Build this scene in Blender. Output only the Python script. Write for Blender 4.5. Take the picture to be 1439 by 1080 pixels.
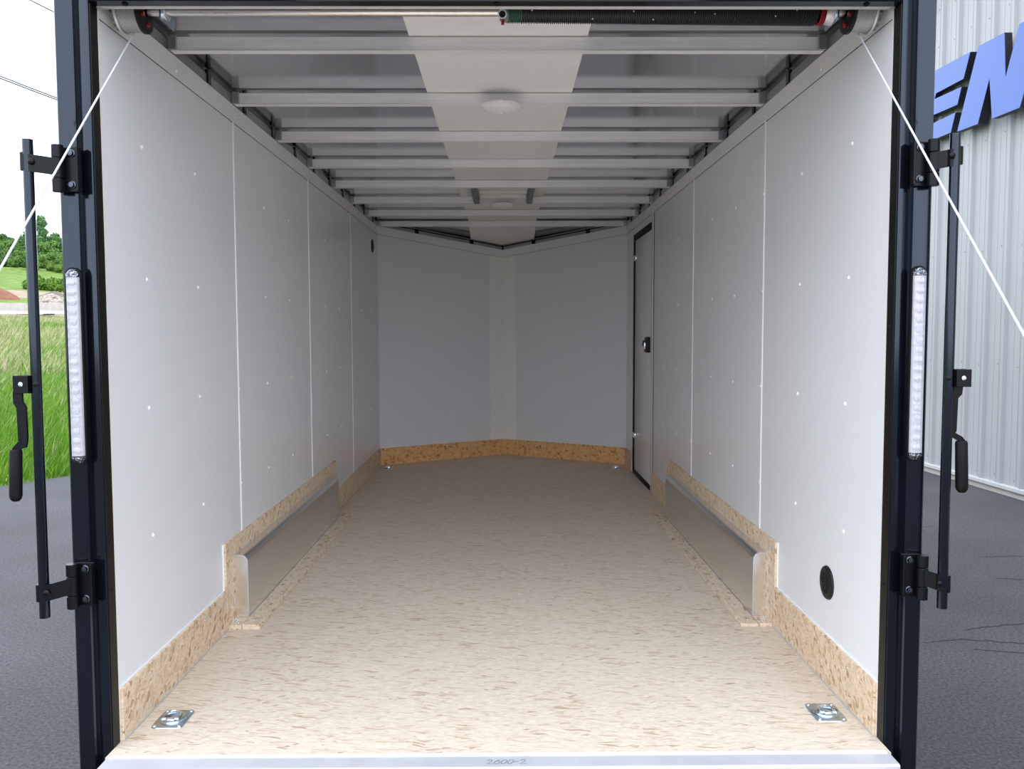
import bpy, bmesh, math, random
import numpy as np
from mathutils import Vector, Matrix, noise as mnoise

for o in list(bpy.data.objects):
    bpy.data.objects.remove(o)
SC = bpy.context.scene
C = SC.collection
PI = math.pi

# ------------------------------------------------------------------ camera
F_PX, PITCH, YAW, ROLL = 1186.4, 0.0609, 0.0084, -0.0027
CAM = Vector((0.0166, -2.2032, 1.0855))
cd = bpy.data.cameras.new('camera'); cam = bpy.data.objects.new('camera', cd); C.objects.link(cam)
cd.sensor_fit = 'HORIZONTAL'; cd.sensor_width = 36.0; cd.lens = F_PX * 36.0 / 1439.0
cd.clip_start = 0.02; cd.clip_end = 2000
_s, _c, _sp, _cp, _sr, _cr = math.sin(YAW), math.cos(YAW), math.sin(PITCH), math.cos(PITCH), math.sin(ROLL), math.cos(ROLL)
_R0 = Vector((_c, -_s, 0)); _F = Vector((_s*_cp, _c*_cp, -_sp)); _U0 = Vector((_s*_sp, _c*_sp, _cp))
_R = _R0*_cr + _U0*_sr; _U = _U0*_cr - _R0*_sr
cam.matrix_world = Matrix(((_R.x, _U.x, -_F.x, CAM.x), (_R.y, _U.y, -_F.y, CAM.y), (_R.z, _U.z, -_F.z, CAM.z), (0, 0, 0, 1)))
SC.camera = cam

# ------------------------------------------------------------------ overcast sky
world = bpy.data.worlds.new('overcast_sky'); SC.world = world; world.use_nodes = True
nt = world.node_tree; nt.nodes.clear()
tc = nt.nodes.new('ShaderNodeTexCoord'); sep = nt.nodes.new('ShaderNodeSeparateXYZ')
nt.links.new(tc.outputs['Generated'], sep.inputs[0])
mx = nt.nodes.new('ShaderNodeMath'); mx.operation = 'MAXIMUM'; mx.inputs[1].default_value = 0.0
nt.links.new(sep.outputs['Z'], mx.inputs[0])
mul = nt.nodes.new('ShaderNodeMath'); mul.operation = 'MULTIPLY_ADD'; mul.inputs[1].default_value = 0.25; mul.inputs[2].default_value = 1.0
nt.links.new(mx.outputs[0], mul.inputs[0])                       # bright, nearly even cloud cover
nz = nt.nodes.new('ShaderNodeTexNoise'); nz.inputs['Scale'].default_value = 3.0; nz.inputs['Detail'].default_value = 4.0
nt.links.new(tc.outputs['Generated'], nz.inputs['Vector'])
cl = nt.nodes.new('ShaderNodeMath'); cl.operation = 'MULTIPLY_ADD'; cl.inputs[1].default_value = 0.24; cl.inputs[2].default_value = 0.88
nt.links.new(nz.outputs['Fac'], cl.inputs[0])
mm = nt.nodes.new('ShaderNodeMath'); mm.operation = 'MULTIPLY'
nt.links.new(mul.outputs[0], mm.inputs[0]); nt.links.new(cl.outputs[0], mm.inputs[1])
ms = nt.nodes.new('ShaderNodeMath'); ms.operation = 'MULTIPLY'; ms.inputs[1].default_value = 1.95
nt.links.new(mm.outputs[0], ms.inputs[0])
bg = nt.nodes.new('ShaderNodeBackground'); bg.inputs['Color'].default_value = (0.86, 0.93, 1.06, 1)
nt.links.new(ms.outputs[0], bg.inputs['Strength'])
wo = nt.nodes.new('ShaderNodeOutputWorld'); nt.links.new(bg.outputs[0], wo.inputs[0])

vs = SC.view_settings
vs.view_transform = 'Standard'; vs.look = 'None'; vs.gamma = 1.0; vs.exposure = 0.64
vs.use_curve_mapping = False
SC.cycles.max_bounces = 14; SC.cycles.diffuse_bounces = 9; SC.cycles.glossy_bounces = 6
SC.cycles.caustics_reflective = True; SC.cycles.caustics_refractive = False

# ------------------------------------------------------------------ materials
MATS = {}
def new_mat(name):
    m = bpy.data.materials.new(name); m.use_nodes = True
    MATS[name] = m
    return m, m.node_tree, m.node_tree.nodes['Principled BSDF']

def plain(name, col, rough=0.5, metal=0.0, spec=0.5, var=0.06, vscale=20.0, bump=0.0, bscale=80.0, coat=0.0):
    """colour with a little noise, optional fine relief"""
    m, t, b = new_mat(name)
    b.inputs['Roughness'].default_value = rough; b.inputs['Metallic'].default_value = metal
    b.inputs['Specular IOR Level'].default_value = spec; b.inputs['Coat Weight'].default_value = coat
    co = t.nodes.new('ShaderNodeTexCoord')
    n = t.nodes.new('ShaderNodeTexNoise'); n.inputs['Scale'].default_value = vscale; n.inputs['Detail'].default_value = 4
    t.links.new(co.outputs['Object'], n.inputs['Vector'])
    r = t.nodes.new('ShaderNodeValToRGB')
    r.color_ramp.elements[0].position = 0.3; r.color_ramp.elements[1].position = 0.7
    r.color_ramp.elements[0].color = (*[c*(1-var) for c in col], 1); r.color_ramp.elements[1].color = (*[min(1, c*(1+var)) for c in col], 1)
    t.links.new(n.outputs['Fac'], r.inputs[0]); t.links.new(r.outputs[0], b.inputs['Base Color'])
    if bump:
        n2 = t.nodes.new('ShaderNodeTexNoise'); n2.inputs['Scale'].default_value = bscale; n2.inputs['Detail'].default_value = 3
        t.links.new(co.outputs['Object'], n2.inputs['Vector'])
        bp = t.nodes.new('ShaderNodeBump'); bp.inputs['Strength'].default_value = bump; bp.inputs['Distance'].default_value = 0.01
        t.links.new(n2.outputs['Fac'], bp.inputs['Height']); t.links.new(bp.outputs[0], b.inputs['Normal'])
    return m

def brushed(name, col, rough, stretch, var=0.05, rvar=0.1, wave=0.0, wscale=(1.2, 3.0, 1.0)):
    """brushed / rolled metal: streaks along one direction plus slow waviness"""
    m, t, b = new_mat(name)
    b.inputs['Metallic'].default_value = 1.0
    co = t.nodes.new('ShaderNodeTexCoord'); mp = t.nodes.new('ShaderNodeMapping'); mp.inputs['Scale'].default_value = stretch
    t.links.new(co.outputs['Object'], mp.inputs[0])
    n = t.nodes.new('ShaderNodeTexNoise'); n.inputs['Scale'].default_value = 1.0; n.inputs['Detail'].default_value = 5
    t.links.new(mp.outputs[0], n.inputs['Vector'])
    r = t.nodes.new('ShaderNodeValToRGB')
    r.color_ramp.elements[0].position = 0.3; r.color_ramp.elements[1].position = 0.7
    r.color_ramp.elements[0].color = (*[c*(1-var) for c in col], 1); r.color_ramp.elements[1].color = (*[min(1, c*(1+var)) for c in col], 1)
    t.links.new(n.outputs['Fac'], r.inputs[0]); t.links.new(r.outputs[0], b.inputs['Base Color'])
    mr = t.nodes.new('ShaderNodeMapRange'); mr.inputs['To Min'].default_value = max(0.03, rough-rvar); mr.inputs['To Max'].default_value = rough+rvar
    t.links.new(n.outputs['Fac'], mr.inputs[0]); t.links.new(mr.outputs[0], b.inputs['Roughness'])
    if wave:
        mp2 = t.nodes.new('ShaderNodeMapping'); mp2.inputs['Scale'].default_value = wscale
        t.links.new(co.outputs['Object'], mp2.inputs[0])
        n2 = t.nodes.new('ShaderNodeTexNoise'); n2.inputs['Scale'].default_value = 1.0; n2.inputs['Detail'].default_value = 0.5
        t.links.new(mp2.outputs[0], n2.inputs['Vector'])
        bp = t.nodes.new('ShaderNodeBump'); bp.inputs['Strength'].default_value = 1.0; bp.inputs['Distance'].default_value = wave
        t.links.new(n2.outputs['Fac'], bp.inputs['Height']); t.links.new(bp.outputs[0], b.inputs['Normal'])
    return m

def osb(name, ramp, scales, rots, rough=0.62, bump=0.25, speck=0.6):
    """strand board: layers of stretched flakes, every flake its own tone"""
    m, t, b = new_mat(name)
    b.inputs['Roughness'].default_value = rough; b.inputs['Specular IOR Level'].default_value = 0.35
    co = t.nodes.new('ShaderNodeTexCoord')
    wn = t.nodes.new('ShaderNodeTexNoise'); wn.inputs['Scale'].default_value = 14.0; wn.inputs['Detail'].default_value = 3
    t.links.new(co.outputs['Object'], wn.inputs['Vector'])
    sb = t.nodes.new('ShaderNodeVectorMath'); sb.operation = 'SUBTRACT'; sb.inputs[1].default_value = (0.5, 0.5, 0.5)
    t.links.new(wn.outputs['Color'], sb.inputs[0])
    sc = t.nodes.new('ShaderNodeVectorMath'); sc.operation = 'SCALE'; sc.inputs['Scale'].default_value = 0.03
    t.links.new(sb.outputs[0], sc.inputs[0])
    ad = t.nodes.new('ShaderNodeVectorMath'); ad.operation = 'ADD'
    t.links.new(co.outputs['Object'], ad.inputs[0]); t.links.new(sc.outputs[0], ad.inputs[1])
    layers = []
    for s, r in zip(scales, rots):
        mp = t.nodes.new('ShaderNodeMapping'); mp.vector_type = 'TEXTURE'
        mp.inputs['Rotation'].default_value = r; mp.inputs['Scale'].default_value = [1.0/q for q in s]
        t.links.new(ad.outputs[0], mp.inputs[0])
        v = t.nodes.new('ShaderNodeTexVoronoi'); v.inputs['Scale'].default_value = 1.0; v.inputs['Randomness'].default_value = 1.0
        t.links.new(mp.outputs[0], v.inputs['Vector'])
        sp = t.nodes.new('ShaderNodeSeparateColor'); t.links.new(v.outputs['Color'], sp.inputs[0])
        rp = t.nodes.new('ShaderNodeValToRGB'); cr = rp.color_ramp
        while len(cr.elements) < len(ramp): cr.elements.new(0.5)
        for e, (p, c) in zip(cr.elements, ramp): e.position = p; e.color = (*c, 1)
        t.links.new(sp.outputs[0], rp.inputs[0])
        layers.append((rp, sp, v))
    cur = layers[0][0].outputs[0]
    for rp, sp, v in layers[1:]:
        th = t.nodes.new('ShaderNodeMath'); th.operation = 'GREATER_THAN'; th.inputs[1].default_value = 0.5
        t.links.new(sp.outputs[1], th.inputs[0])
        mi = t.nodes.new('ShaderNodeMix'); mi.data_type = 'RGBA'
        t.links.new(th.outputs[0], mi.inputs[0]); t.links.new(cur, mi.inputs[6]); t.links.new(rp.outputs[0], mi.inputs[7])
        cur = mi.outputs[2]
    # fine grain
    mp = t.nodes.new('ShaderNodeMapping'); mp.inputs['Scale'].default_value = [q*1.7 for q in scales[0]]
    t.links.new(ad.outputs[0], mp.inputs[0])
    g = t.nodes.new('ShaderNodeTexNoise'); g.inputs['Scale'].default_value = 1.0; g.inputs['Detail'].default_value = 4
    t.links.new(mp.outputs[0], g.inputs['Vector'])
    gr = t.nodes.new('ShaderNodeMapRange'); gr.inputs['From Min'].default_value = 0.3; gr.inputs['From Max'].default_value = 0.7
    gr.inputs['To Min'].default_value = 0.84; gr.inputs['To Max'].default_value = 1.10
    t.links.new(g.outputs['Fac'], gr.inputs[0])
    m1 = t.nodes.new('ShaderNodeMix'); m1.data_type = 'RGBA'; m1.blend_type = 'MULTIPLY'; m1.inputs[0].default_value = 1.0
    t.links.new(cur, m1.inputs[6]); t.links.new(gr.outputs[0], m1.inputs[7])
    # small dark specks
    v2 = t.nodes.new('ShaderNodeTexVoronoi'); v2.inputs['Scale'].default_value = 1.0
    mp3 = t.nodes.new('ShaderNodeMapping'); mp3.inputs['Scale'].default_value = [q*0.9 for q in scales[0]]; mp3.inputs['Rotation'].default_value = (0.1, 0.2, 0.15)
    t.links.new(ad.outputs[0], mp3.inputs[0]); t.links.new(mp3.outputs[0], v2.inputs['Vector'])
    lt = t.nodes.new('ShaderNodeMapRange'); lt.inputs['From Min'].default_value = 0.06; lt.inputs['From Max'].default_value = 0.15
    lt.inputs['To Min'].default_value = speck; lt.inputs['To Max'].default_value = 0.0
    t.links.new(v2.outputs['Distance'], lt.inputs[0])
    m2 = t.nodes.new('ShaderNodeMix'); m2.data_type = 'RGBA'; m2.inputs[7].default_value = (*[c*0.9 for c in ramp[-1][1]], 1)
    t.links.new(lt.outputs[0], m2.inputs[0]); t.links.new(m1.outputs[2], m2.inputs[6])
    t.links.new(m2.outputs[2], b.inputs['Base Color'])
    bp = t.nodes.new('ShaderNodeBump'); bp.inputs['Strength'].default_value = bump; bp.inputs['Distance'].default_value = 0.002
    t.links.new(g.outputs['Fac'], bp.inputs['Height']); t.links.new(bp.outputs[0], b.inputs['Normal'])
    return m

FLOOR_RAMP = [(p, (c[0]*.93, c[1]*.905, c[2]*.87)) for p, c in [(0.0, (0.80, 0.71, 0.60)), (0.35, (0.75, 0.65, 0.535)), (0.65, (0.78, 0.69, 0.585)), (0.84, (0.71, 0.60, 0.48)), (0.95, (0.63, 0.49, 0.365)), (1.0, (0.50, 0.35, 0.25))]]
M_floor = osb('floor_strand_board', FLOOR_RAMP, [(24, 150, 90), (28, 120, 90), (20, 170, 90)], [(0, 0, 0.0), (0, 0, 0.32), (0, 0, -0.2)], rough=0.5, speck=0.22)
KICK_RAMP = [(0.0, (0.80, 0.66, 0.49)), (0.3, (0.71, 0.55, 0.38)), (0.6, (0.77, 0.62, 0.45)), (0.8, (0.66, 0.49, 0.31)), (0.93, (0.55, 0.37, 0.215)), (1.0, (0.36, 0.21, 0.11))]
M_kick = osb('kick_strand_board', KICK_RAMP, [(50, 34, 110), (50, 90, 40), (60, 48, 80)], [(0.3, 0, 0), (-0.5, 0, 0.4), (0.9, 0, 0)], speck=0.4)
M_kick_front = osb('kick_strand_board_nose', [(p, (min(.85, c[0]*1.12), c[1]*.82, c[2]*.50)) for p, c in KICK_RAMP], [(34, 34, 95), (70, 70, 36), (46, 46, 70)], [(0, 0.3, 0), (0, -0.5, 0.4), (0, 0.9, 0)], speck=0.6)
M_batten = osb('batten_strand_board', [(p, tuple((a+b)/2 for a, b in zip(c, d))) for (p, c), (_, d) in zip(KICK_RAMP, FLOOR_RAMP)], [(90, 30, 90), (80, 36, 90), (90, 26, 80)], [(0, 0, 0.0), (0, 0, 0.5), (0, 0, -0.3)], speck=0.2)

def wall_white(name, col, rough):
    m, t, b = new_mat(name)
    b.inputs['Base Color'].default_value = (*col, 1); b.inputs['Roughness'].default_value = rough; b.inputs['Specular IOR Level'].default_value = 0.5
    co = t.nodes.new('ShaderNodeTexCoord')
    mp = t.nodes.new('ShaderNodeMapping'); mp.inputs['Scale'].default_value = (1.5, 1.5, 9.0)
    t.links.new(co.outputs['Object'], mp.inputs[0])
    n2 = t.nodes.new('ShaderNodeTexNoise'); n2.inputs['Scale'].default_value = 1.0; n2.inputs['Detail'].default_value = 1.0
    t.links.new(mp.outputs[0], n2.inputs['Vector'])
    bp = t.nodes.new('ShaderNodeBump'); bp.inputs['Strength'].default_value = 1.0; bp.inputs['Distance'].default_value = 0.0012
    t.links.new(n2.outputs['Fac'], bp.inputs['Height']); t.links.new(bp.outputs[0], b.inputs['Normal'])
    n = t.nodes.new('ShaderNodeTexNoise'); n.inputs['Scale'].default_value = 5.0; n.inputs['Detail'].default_value = 5
    t.links.new(co.outputs['Object'], n.inputs['Vector'])
    mr = t.nodes.new('ShaderNodeMapRange'); mr.inputs['To Min'].default_value = rough*0.88; mr.inputs['To Max'].default_value = rough*1.12
    t.links.new(n.outputs['Fac'], mr.inputs[0]); t.links.new(mr.outputs[0], b.inputs['Roughness'])
    return m
M_wall = wall_white('white_liner_panel', (0.77, 0.775, 0.79), 0.24)
M_cove = wall_white('white_cove_metal', (0.78, 0.775, 0.765), 0.26)
M_seam = plain('white_vinyl_seam', (0.86, 0.86, 0.86), 0.4, var=0.02)
M_caulk = plain('grey_caulk', (0.50, 0.48, 0.46), 0.6, var=0.05)
M_screw = plain('white_screw_paint', (0.9, 0.9, 0.9), 0.35, var=0.02)
M_nose = plain('cream_corner_sheet', (0.86, 0.85, 0.80), 0.5, var=0.02)
M_strip = plain('off_white_roof_liner', (0.86, 0.84, 0.81), 0.55, var=0.02)
M_roof = brushed('galvanised_roof_sheet', (0.62, 0.62, 0.64), 0.12, (2, 60, 2), var=0.03, rvar=0.03, wave=0.003, wscale=(1.0, 3.2, 1.0))
M_bow = brushed('galvanised_bow', (0.88, 0.87, 0.86), 0.52, (4, 50, 90), var=0.07, rvar=0.06)
M_bow.node_tree.nodes['Principled BSDF'].inputs['Metallic'].default_value = 0.35
M_rail = brushed('galvanised_rail', (0.5, 0.5, 0.5), 0.4, (40, 3, 40))
M_alu = brushed('aluminium_plate', (0.84, 0.83, 0.81), 0.26, (5, 1.2, 18), var=0.04, rvar=0.02)
M_alu_edge = brushed('aluminium_edge', (0.85, 0.85, 0.84), 0.26, (60, 3, 60), var=0.04, rvar=0.05)
M_zinc = brushed('zinc_steel', (0.50, 0.60, 0.68), 0.24, (40, 40, 40), var=0.12, rvar=0.08)
M_zincring = brushed('zinc_ring', (0.74, 0.78, 0.80), 0.2, (40, 40, 40), var=0.08)
M_steel = brushed('shaft_steel', (0.72, 0.68, 0.64), 0.28, (4, 90, 90))
M_black = plain('black_gloss_paint', (0.003, 0.004, 0.007), 0.12, spec=0.6, var=0.15, vscale=5)
M_black.node_tree.nodes['Principled BSDF'].inputs['Specular Tint'].default_value = (0.72, 0.85, 1.0, 1)
M_blacksat = plain('black_satin_paint', (0.003, 0.0034, 0.0045), 0.34, spec=0.22, var=0.2, vscale=8, bump=0.02)
M_jamb = brushed('dark_bronze_jamb', (0.035, 0.034, 0.034), 0.42, (60, 60, 4), var=0.15)
M_rubber = plain('black_rubber', (0.004, 0.004, 0.004), 0.6, spec=0.2, var=0.2)
M_plastic = plain('black_plastic', (0.010, 0.0095, 0.0095), 0.45, spec=0.25, var=0.1)
M_hole = plain('vent_slot_dark', (0.004, 0.004, 0.004), 0.9, var=0.0)
M_cream = plain('cream_jamb_seal', (0.72, 0.69, 0.63), 0.5, var=0.03)
M_seal = plain('grey_header_seal', (0.62, 0.60, 0.57), 0.5, var=0.03)
M_boltdark = brushed('dark_bolt_steel', (0.09, 0.10, 0.12), 0.3, (30, 30, 30))
M_bolt = brushed('bolt_steel', (0.7, 0.75, 0.8), 0.22, (30, 30, 30))
M_cable = plain('white_coated_cable', (0.60, 0.61, 0.63), 0.4, var=0.08, vscale=200)
M_green = plain('green_spring_paint', (0.01, 0.09, 0.05), 0.4, var=0.15)
M_red = plain('red_paint', (0.28, 0.008, 0.02), 0.4, var=0.15)
M_spring = plain('black_spring_steel', (0.012, 0.012, 0.016), 0.33, var=0.3, vscale=60)
M_sill = plain('pale_aluminium_sill', (0.55, 0.55, 0.58), 0.42, metal=0.25, var=0.08, vscale=9)
M_whitepaint = plain('white_paint_marks', (0.7, 0.78, 0.8), 0.6)
M_drum = brushed('drum_aluminium', (0.66, 0.65, 0.64), 0.4, (60, 20, 20))
M_dome = plain('white_dome_plastic', (0.82, 0.81, 0.79), 0.35, var=0.01)
M_ventgrey = plain('vent_grey_plastic', (0.16, 0.17, 0.18), 0.5)
M_blue_grip = plain('dark_blue_key_plastic', (0.01, 0.012, 0.05), 0.4)
M_ink = plain('blue_black_marker', (0.03, 0.03, 0.06), 0.7)

def led_mat():
    m, t, b = new_mat('clear_white_lens')
    b.inputs['Base Color'].default_value = (0.45, 0.445, 0.48, 1); b.inputs['Roughness'].default_value = 0.25; b.inputs['Coat Weight'].default_value = 0.5
    co = t.nodes.new('ShaderNodeTexCoord')
    v = t.nodes.new('ShaderNodeTexVoronoi'); v.inputs['Scale'].default_value = 1.0; v.inputs['Randomness'].default_value = 0.15
    mp = t.nodes.new('ShaderNodeMapping'); mp.inputs['Scale'].default_value = (90, 90, 45)
    t.links.new(co.outputs['Object'], mp.inputs[0]); t.links.new(mp.outputs[0], v.inputs['Vector'])
    bp = t.nodes.new('ShaderNodeBump'); bp.inputs['Strength'].default_value = 0.35; bp.inputs['Distance'].default_value = 0.006
    t.links.new(v.outputs['Distance'], bp.inputs['Height']); t.links.new(bp.outputs[0], b.inputs['Normal'])
    return m
M_led = led_mat()
def cap_mat():
    m, t, b = new_mat('faceted_reflector')
    b.inputs['Metallic'].default_value = 1.0; b.inputs['Roughness'].default_value = 0.15
    co = t.nodes.new('ShaderNodeTexCoord')
    v = t.nodes.new('ShaderNodeTexVoronoi'); v.inputs['Scale'].default_value = 260
    t.links.new(co.outputs['Object'], v.inputs['Vector'])
    r = t.nodes.new('ShaderNodeValToRGB'); r.color_ramp.elements[0].color = (0.06, 0.065, 0.085, 1); r.color_ramp.elements[1].color = (0.42, 0.43, 0.48, 1)
    s = t.nodes.new('ShaderNodeSeparateColor'); t.links.new(v.outputs['Color'], s.inputs[0]); t.links.new(s.outputs[0], r.inputs[0]); t.links.new(r.outputs[0], b.inputs['Base Color'])
    bp = t.nodes.new('ShaderNodeBump'); bp.inputs['Strength'].default_value = 0.8; bp.inputs['Distance'].default_value = 0.003
    t.links.new(v.outputs['Distance'], bp.inputs['Height']); t.links.new(bp.outputs[0], b.inputs['Normal'])
    return m
M_cap = cap_mat()

# outside
def asphalt():
    m, t, b = new_mat('worn_asphalt')
    b.inputs['Roughness'].default_value = 0.85; b.inputs['Specular IOR Level'].default_value = 0.3
    co = t.nodes.new('ShaderNodeTexCoord')
    n = t.nodes.new('ShaderNodeTexNoise'); n.inputs['Scale'].default_value = 70; n.inputs['Detail'].default_value = 6; n.inputs['Roughness'].default_value = 0.85
    t.links.new(co.outputs['Object'], n.inputs['Vector'])
    r = t.nodes.new('ShaderNodeValToRGB'); e = r.color_ramp.elements
    e[0].position = 0.38; e[0].color = (0.026, 0.0265, 0.029, 1); e[1].position = 0.64; e[1].color = (0.118, 0.118, 0.124, 1)
    t.links.new(n.outputs['Fac'], r.inputs[0])
    n2 = t.nodes.new('ShaderNodeTexNoise'); n2.inputs['Scale'].default_value = 0.9; n2.inputs['Detail'].default_value = 5
    t.links.new(co.outputs['Object'], n2.inputs['Vector'])
    mr = t.nodes.new('ShaderNodeMapRange'); mr.inputs['From Min'].default_value = 0.3; mr.inputs['From Max'].default_value = 0.7; mr.inputs['To Min'].default_value = 0.78; mr.inputs['To Max'].default_value = 1.15
    t.links.new(n2.outputs['Fac'], mr.inputs[0])
    mi = t.nodes.new('ShaderNodeMix'); mi.data_type = 'RGBA'; mi.blend_type = 'MULTIPLY'; mi.inputs[0].default_value = 1
    t.links.new(r.outputs[0], mi.inputs[6]); t.links.new(mr.outputs[0], mi.inputs[7]); t.links.new(mi.outputs[2], b.inputs['Base Color'])
    bp = t.nodes.new('ShaderNodeBump'); bp.inputs['Strength'].default_value = 0.7; bp.inputs['Distance'].default_value = 0.006
    t.links.new(n.outputs['Fac'], bp.inputs['Height']); t.links.new(bp.outputs[0], b.inputs['Normal'])
    return m
M_asphalt = asphalt()
M_crack = plain('asphalt_crack', (0.025, 0.024, 0.028), 0.9, var=0.2)
M_siding = plain('white_steel_siding', (0.355, 0.36, 0.365), 0.42, var=0.03, vscale=1.5)
M_sidingtrim = plain('white_base_flashing', (0.43, 0.43, 0.42), 0.5, var=0.04)
M_concrete = plain('pale_concrete', (0.42, 0.39, 0.35), 0.85, var=0.12, vscale=3, bump=0.2)
M_letterface = plain('blue_acrylic_face', (0.026, 0.095, 0.38), 0.3, var=0.05, vscale=1.5)
M_letterside = plain('black_letter_return', (0.012, 0.012, 0.016), 0.5, var=0.1)
M_dirt = plain('red_brown_soil', (0.20, 0.085, 0.045), 0.95, var=0.25, vscale=1.2, bump=0.4, bscale=3)
M_greydirt = plain('grey_soil', (0.14, 0.12, 0.095), 0.95, var=0.3, vscale=1.0, bump=0.4, bscale=3)
M_stone = plain('pale_rubble', (0.38, 0.32, 0.27), 0.9, var=0.25, vscale=1.5)
M_bark = plain('tree_bark', (0.09, 0.07, 0.05), 0.9, var=0.3, vscale=4)
M_wire = plain('grey_wire', (0.035, 0.035, 0.04), 0.6)

def field_mat():
    m, t, b = new_mat('field_grass_and_soil')
    b.inputs['Roughness'].default_value = 0.95; b.inputs['Specular IOR Level'].default_value = 0.1
    co = t.nodes.new('ShaderNodeTexCoord')
    n = t.nodes.new('ShaderNodeTexNoise'); n.inputs['Scale'].default_value = 0.8; n.inputs['Detail'].default_value = 8
    t.links.new(co.outputs['Object'], n.inputs['Vector'])
    r = t.nodes.new('ShaderNodeValToRGB'); e = r.color_ramp.elements
    e[0].position = 0.35; e[0].color = (0.075, 0.15, 0.02, 1); e[1].position = 0.68; e[1].color = (0.18, 0.24, 0.06, 1)
    t.links.new(n.outputs['Fac'], r.inputs[0]); t.links.new(r.outputs[0], b.inputs['Base Color'])
    return m
M_field = field_mat()
M_soilstrip = plain('bare_tan_soil', (0.26, 0.19, 0.12), 0.95, var=0.25, vscale=0.6)

def attr_mat(name, rough=0.8, trans=0.0):
    m, t, b = new_mat(name)
    a = t.nodes.new('ShaderNodeVertexColor'); a.layer_name = 'tone'
    t.links.new(a.outputs['Color'], b.inputs['Base Color']); b.inputs['Roughness'].default_value = rough; b.inputs['Specular IOR Level'].default_value = 0.2
    return m
M_blade = attr_mat('grass_blade')
M_leaf = attr_mat('tree_leaf')

# ------------------------------------------------------------------ helpers
def wloc(o):
    v = Vector((0, 0, 0))
    while o is not None:
        v += o.location; o = o.parent
    return v
def link(name, me, mat, parent=None, base=None, smooth=True, angle=35):
    """mesh given in world coordinates; its origin goes to base (or to its parent's)"""
    o = bpy.data.objects.new(name, me); C.objects.link(o)
    if mat is not None:
        for q in (mat if isinstance(mat, (list, tuple)) else [mat]): me.materials.append(q)
    pl = wloc(parent) if parent else Vector((0, 0, 0))
    b = Vector(base) if base is not None else pl
    if b.length > 0: me.transform(Matrix.Translation(-b))
    o.location = b - pl
    if parent: o.parent = parent
    if smooth and len(me.polygons):
        me.polygons.foreach_set('use_smooth', [True]*len(me.polygons)); me.set_sharp_from_angle(angle=math.radians(angle))
    return o
def obj(name, bm, mat, parent=None, base=None, smooth=True, angle=35):
    bmesh.ops.recalc_face_normals(bm, faces=bm.faces[:])
    me = bpy.data.meshes.new(name); bm.to_mesh(me); bm.free()
    return link(name, me, mat, parent, base, smooth, angle)
def empty(name, loc=(0, 0, 0)):
    o = bpy.data.objects.new(name, None); C.objects.link(o); o.location = loc; o.empty_display_size = 0.05
    return o
def tag(o, label, cat=None, group=None, kind=None):
    o['label'] = label
    if cat: o['category'] = cat
    if group: o['group'] = group
    if kind: o['kind'] = kind
    return o
def B(): return bmesh.new()
def box(bm, x0, x1, y0, y1, z0, z1, bev=0.0, seg=2):
    vs_ = [bm.verts.new((x, y, z)) for x in (x0, x1) for y in (y0, y1) for z in (z0, z1)]
    fs = [(0, 1, 3, 2), (4, 6, 7, 5), (0, 4, 5, 1), (2, 3, 7, 6), (0, 2, 6, 4), (1, 5, 7, 3)]
    faces = [bm.faces.new([vs_[i] for i in f]) for f in fs]
    if bev:
        ed = list({e for f in faces for e in f.edges})
        bmesh.ops.bevel(bm, geom=ed, offset=bev, segments=seg, profile=0.5, affect='EDGES', clamp_overlap=True)
    return bm
def prism(bm, pts, vec, cap=True):
    """extrude a 3-D polygon along vec"""
    vec = Vector(vec)
    a = [bm.verts.new(p) for p in pts]; b = [bm.verts.new(Vector(p)+vec) for p in pts]
    n = len(pts)
    if cap: bm.faces.new(a); bm.faces.new(b[::-1])
    for i in range(n): bm.faces.new((a[i], a[(i+1) % n], b[(i+1) % n], b[i]))
    return bm
def cyl(bm, p0, p1, r0, r1=None, n=16, cap=True):
    r1 = r0 if r1 is None else r1
    p0, p1 = Vector(p0), Vector(p1); d = (p1-p0).normalized()
    u = d.orthogonal().normalized(); w = d.cross(u)
    A = []; Bv = []
    for i in range(n):
        a = 2*PI*i/n; q = u*math.cos(a)+w*math.sin(a)
        A.append(bm.verts.new(p0+q*r0)); Bv.append(bm.verts.new(p1+q*r1))
    for i in range(n): bm.faces.new((A[i], A[(i+1) % n], Bv[(i+1) % n], Bv[i]))
    if cap: bm.faces.new(A[::-1]); bm.faces.new(Bv)
    return bm
def tube(bm, pts, r, n=8, cap=True):
    pts = [Vector(p) for p in pts]; rings = []
    u = None
    for i, p in enumerate(pts):
        d = (pts[min(i+1, len(pts)-1)]-pts[max(i-1, 0)]).normalized()
        u = d.orthogonal().normalized() if u is None else (u-d*u.dot(d)).normalized()
        w = d.cross(u); rr = r[i] if isinstance(r, (list, tuple)) else r
        rings.append([bm.verts.new(p+(u*math.cos(2*PI*k/n)+w*math.sin(2*PI*k/n))*rr) for k in range(n)])
    for a, b in zip(rings, rings[1:]):
        for k in range(n): bm.faces.new((a[k], a[(k+1) % n], b[(k+1) % n], b[k]))
    if cap: bm.faces.new(rings[0][::-1]); bm.faces.new(rings[-1])
    return bm
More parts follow.
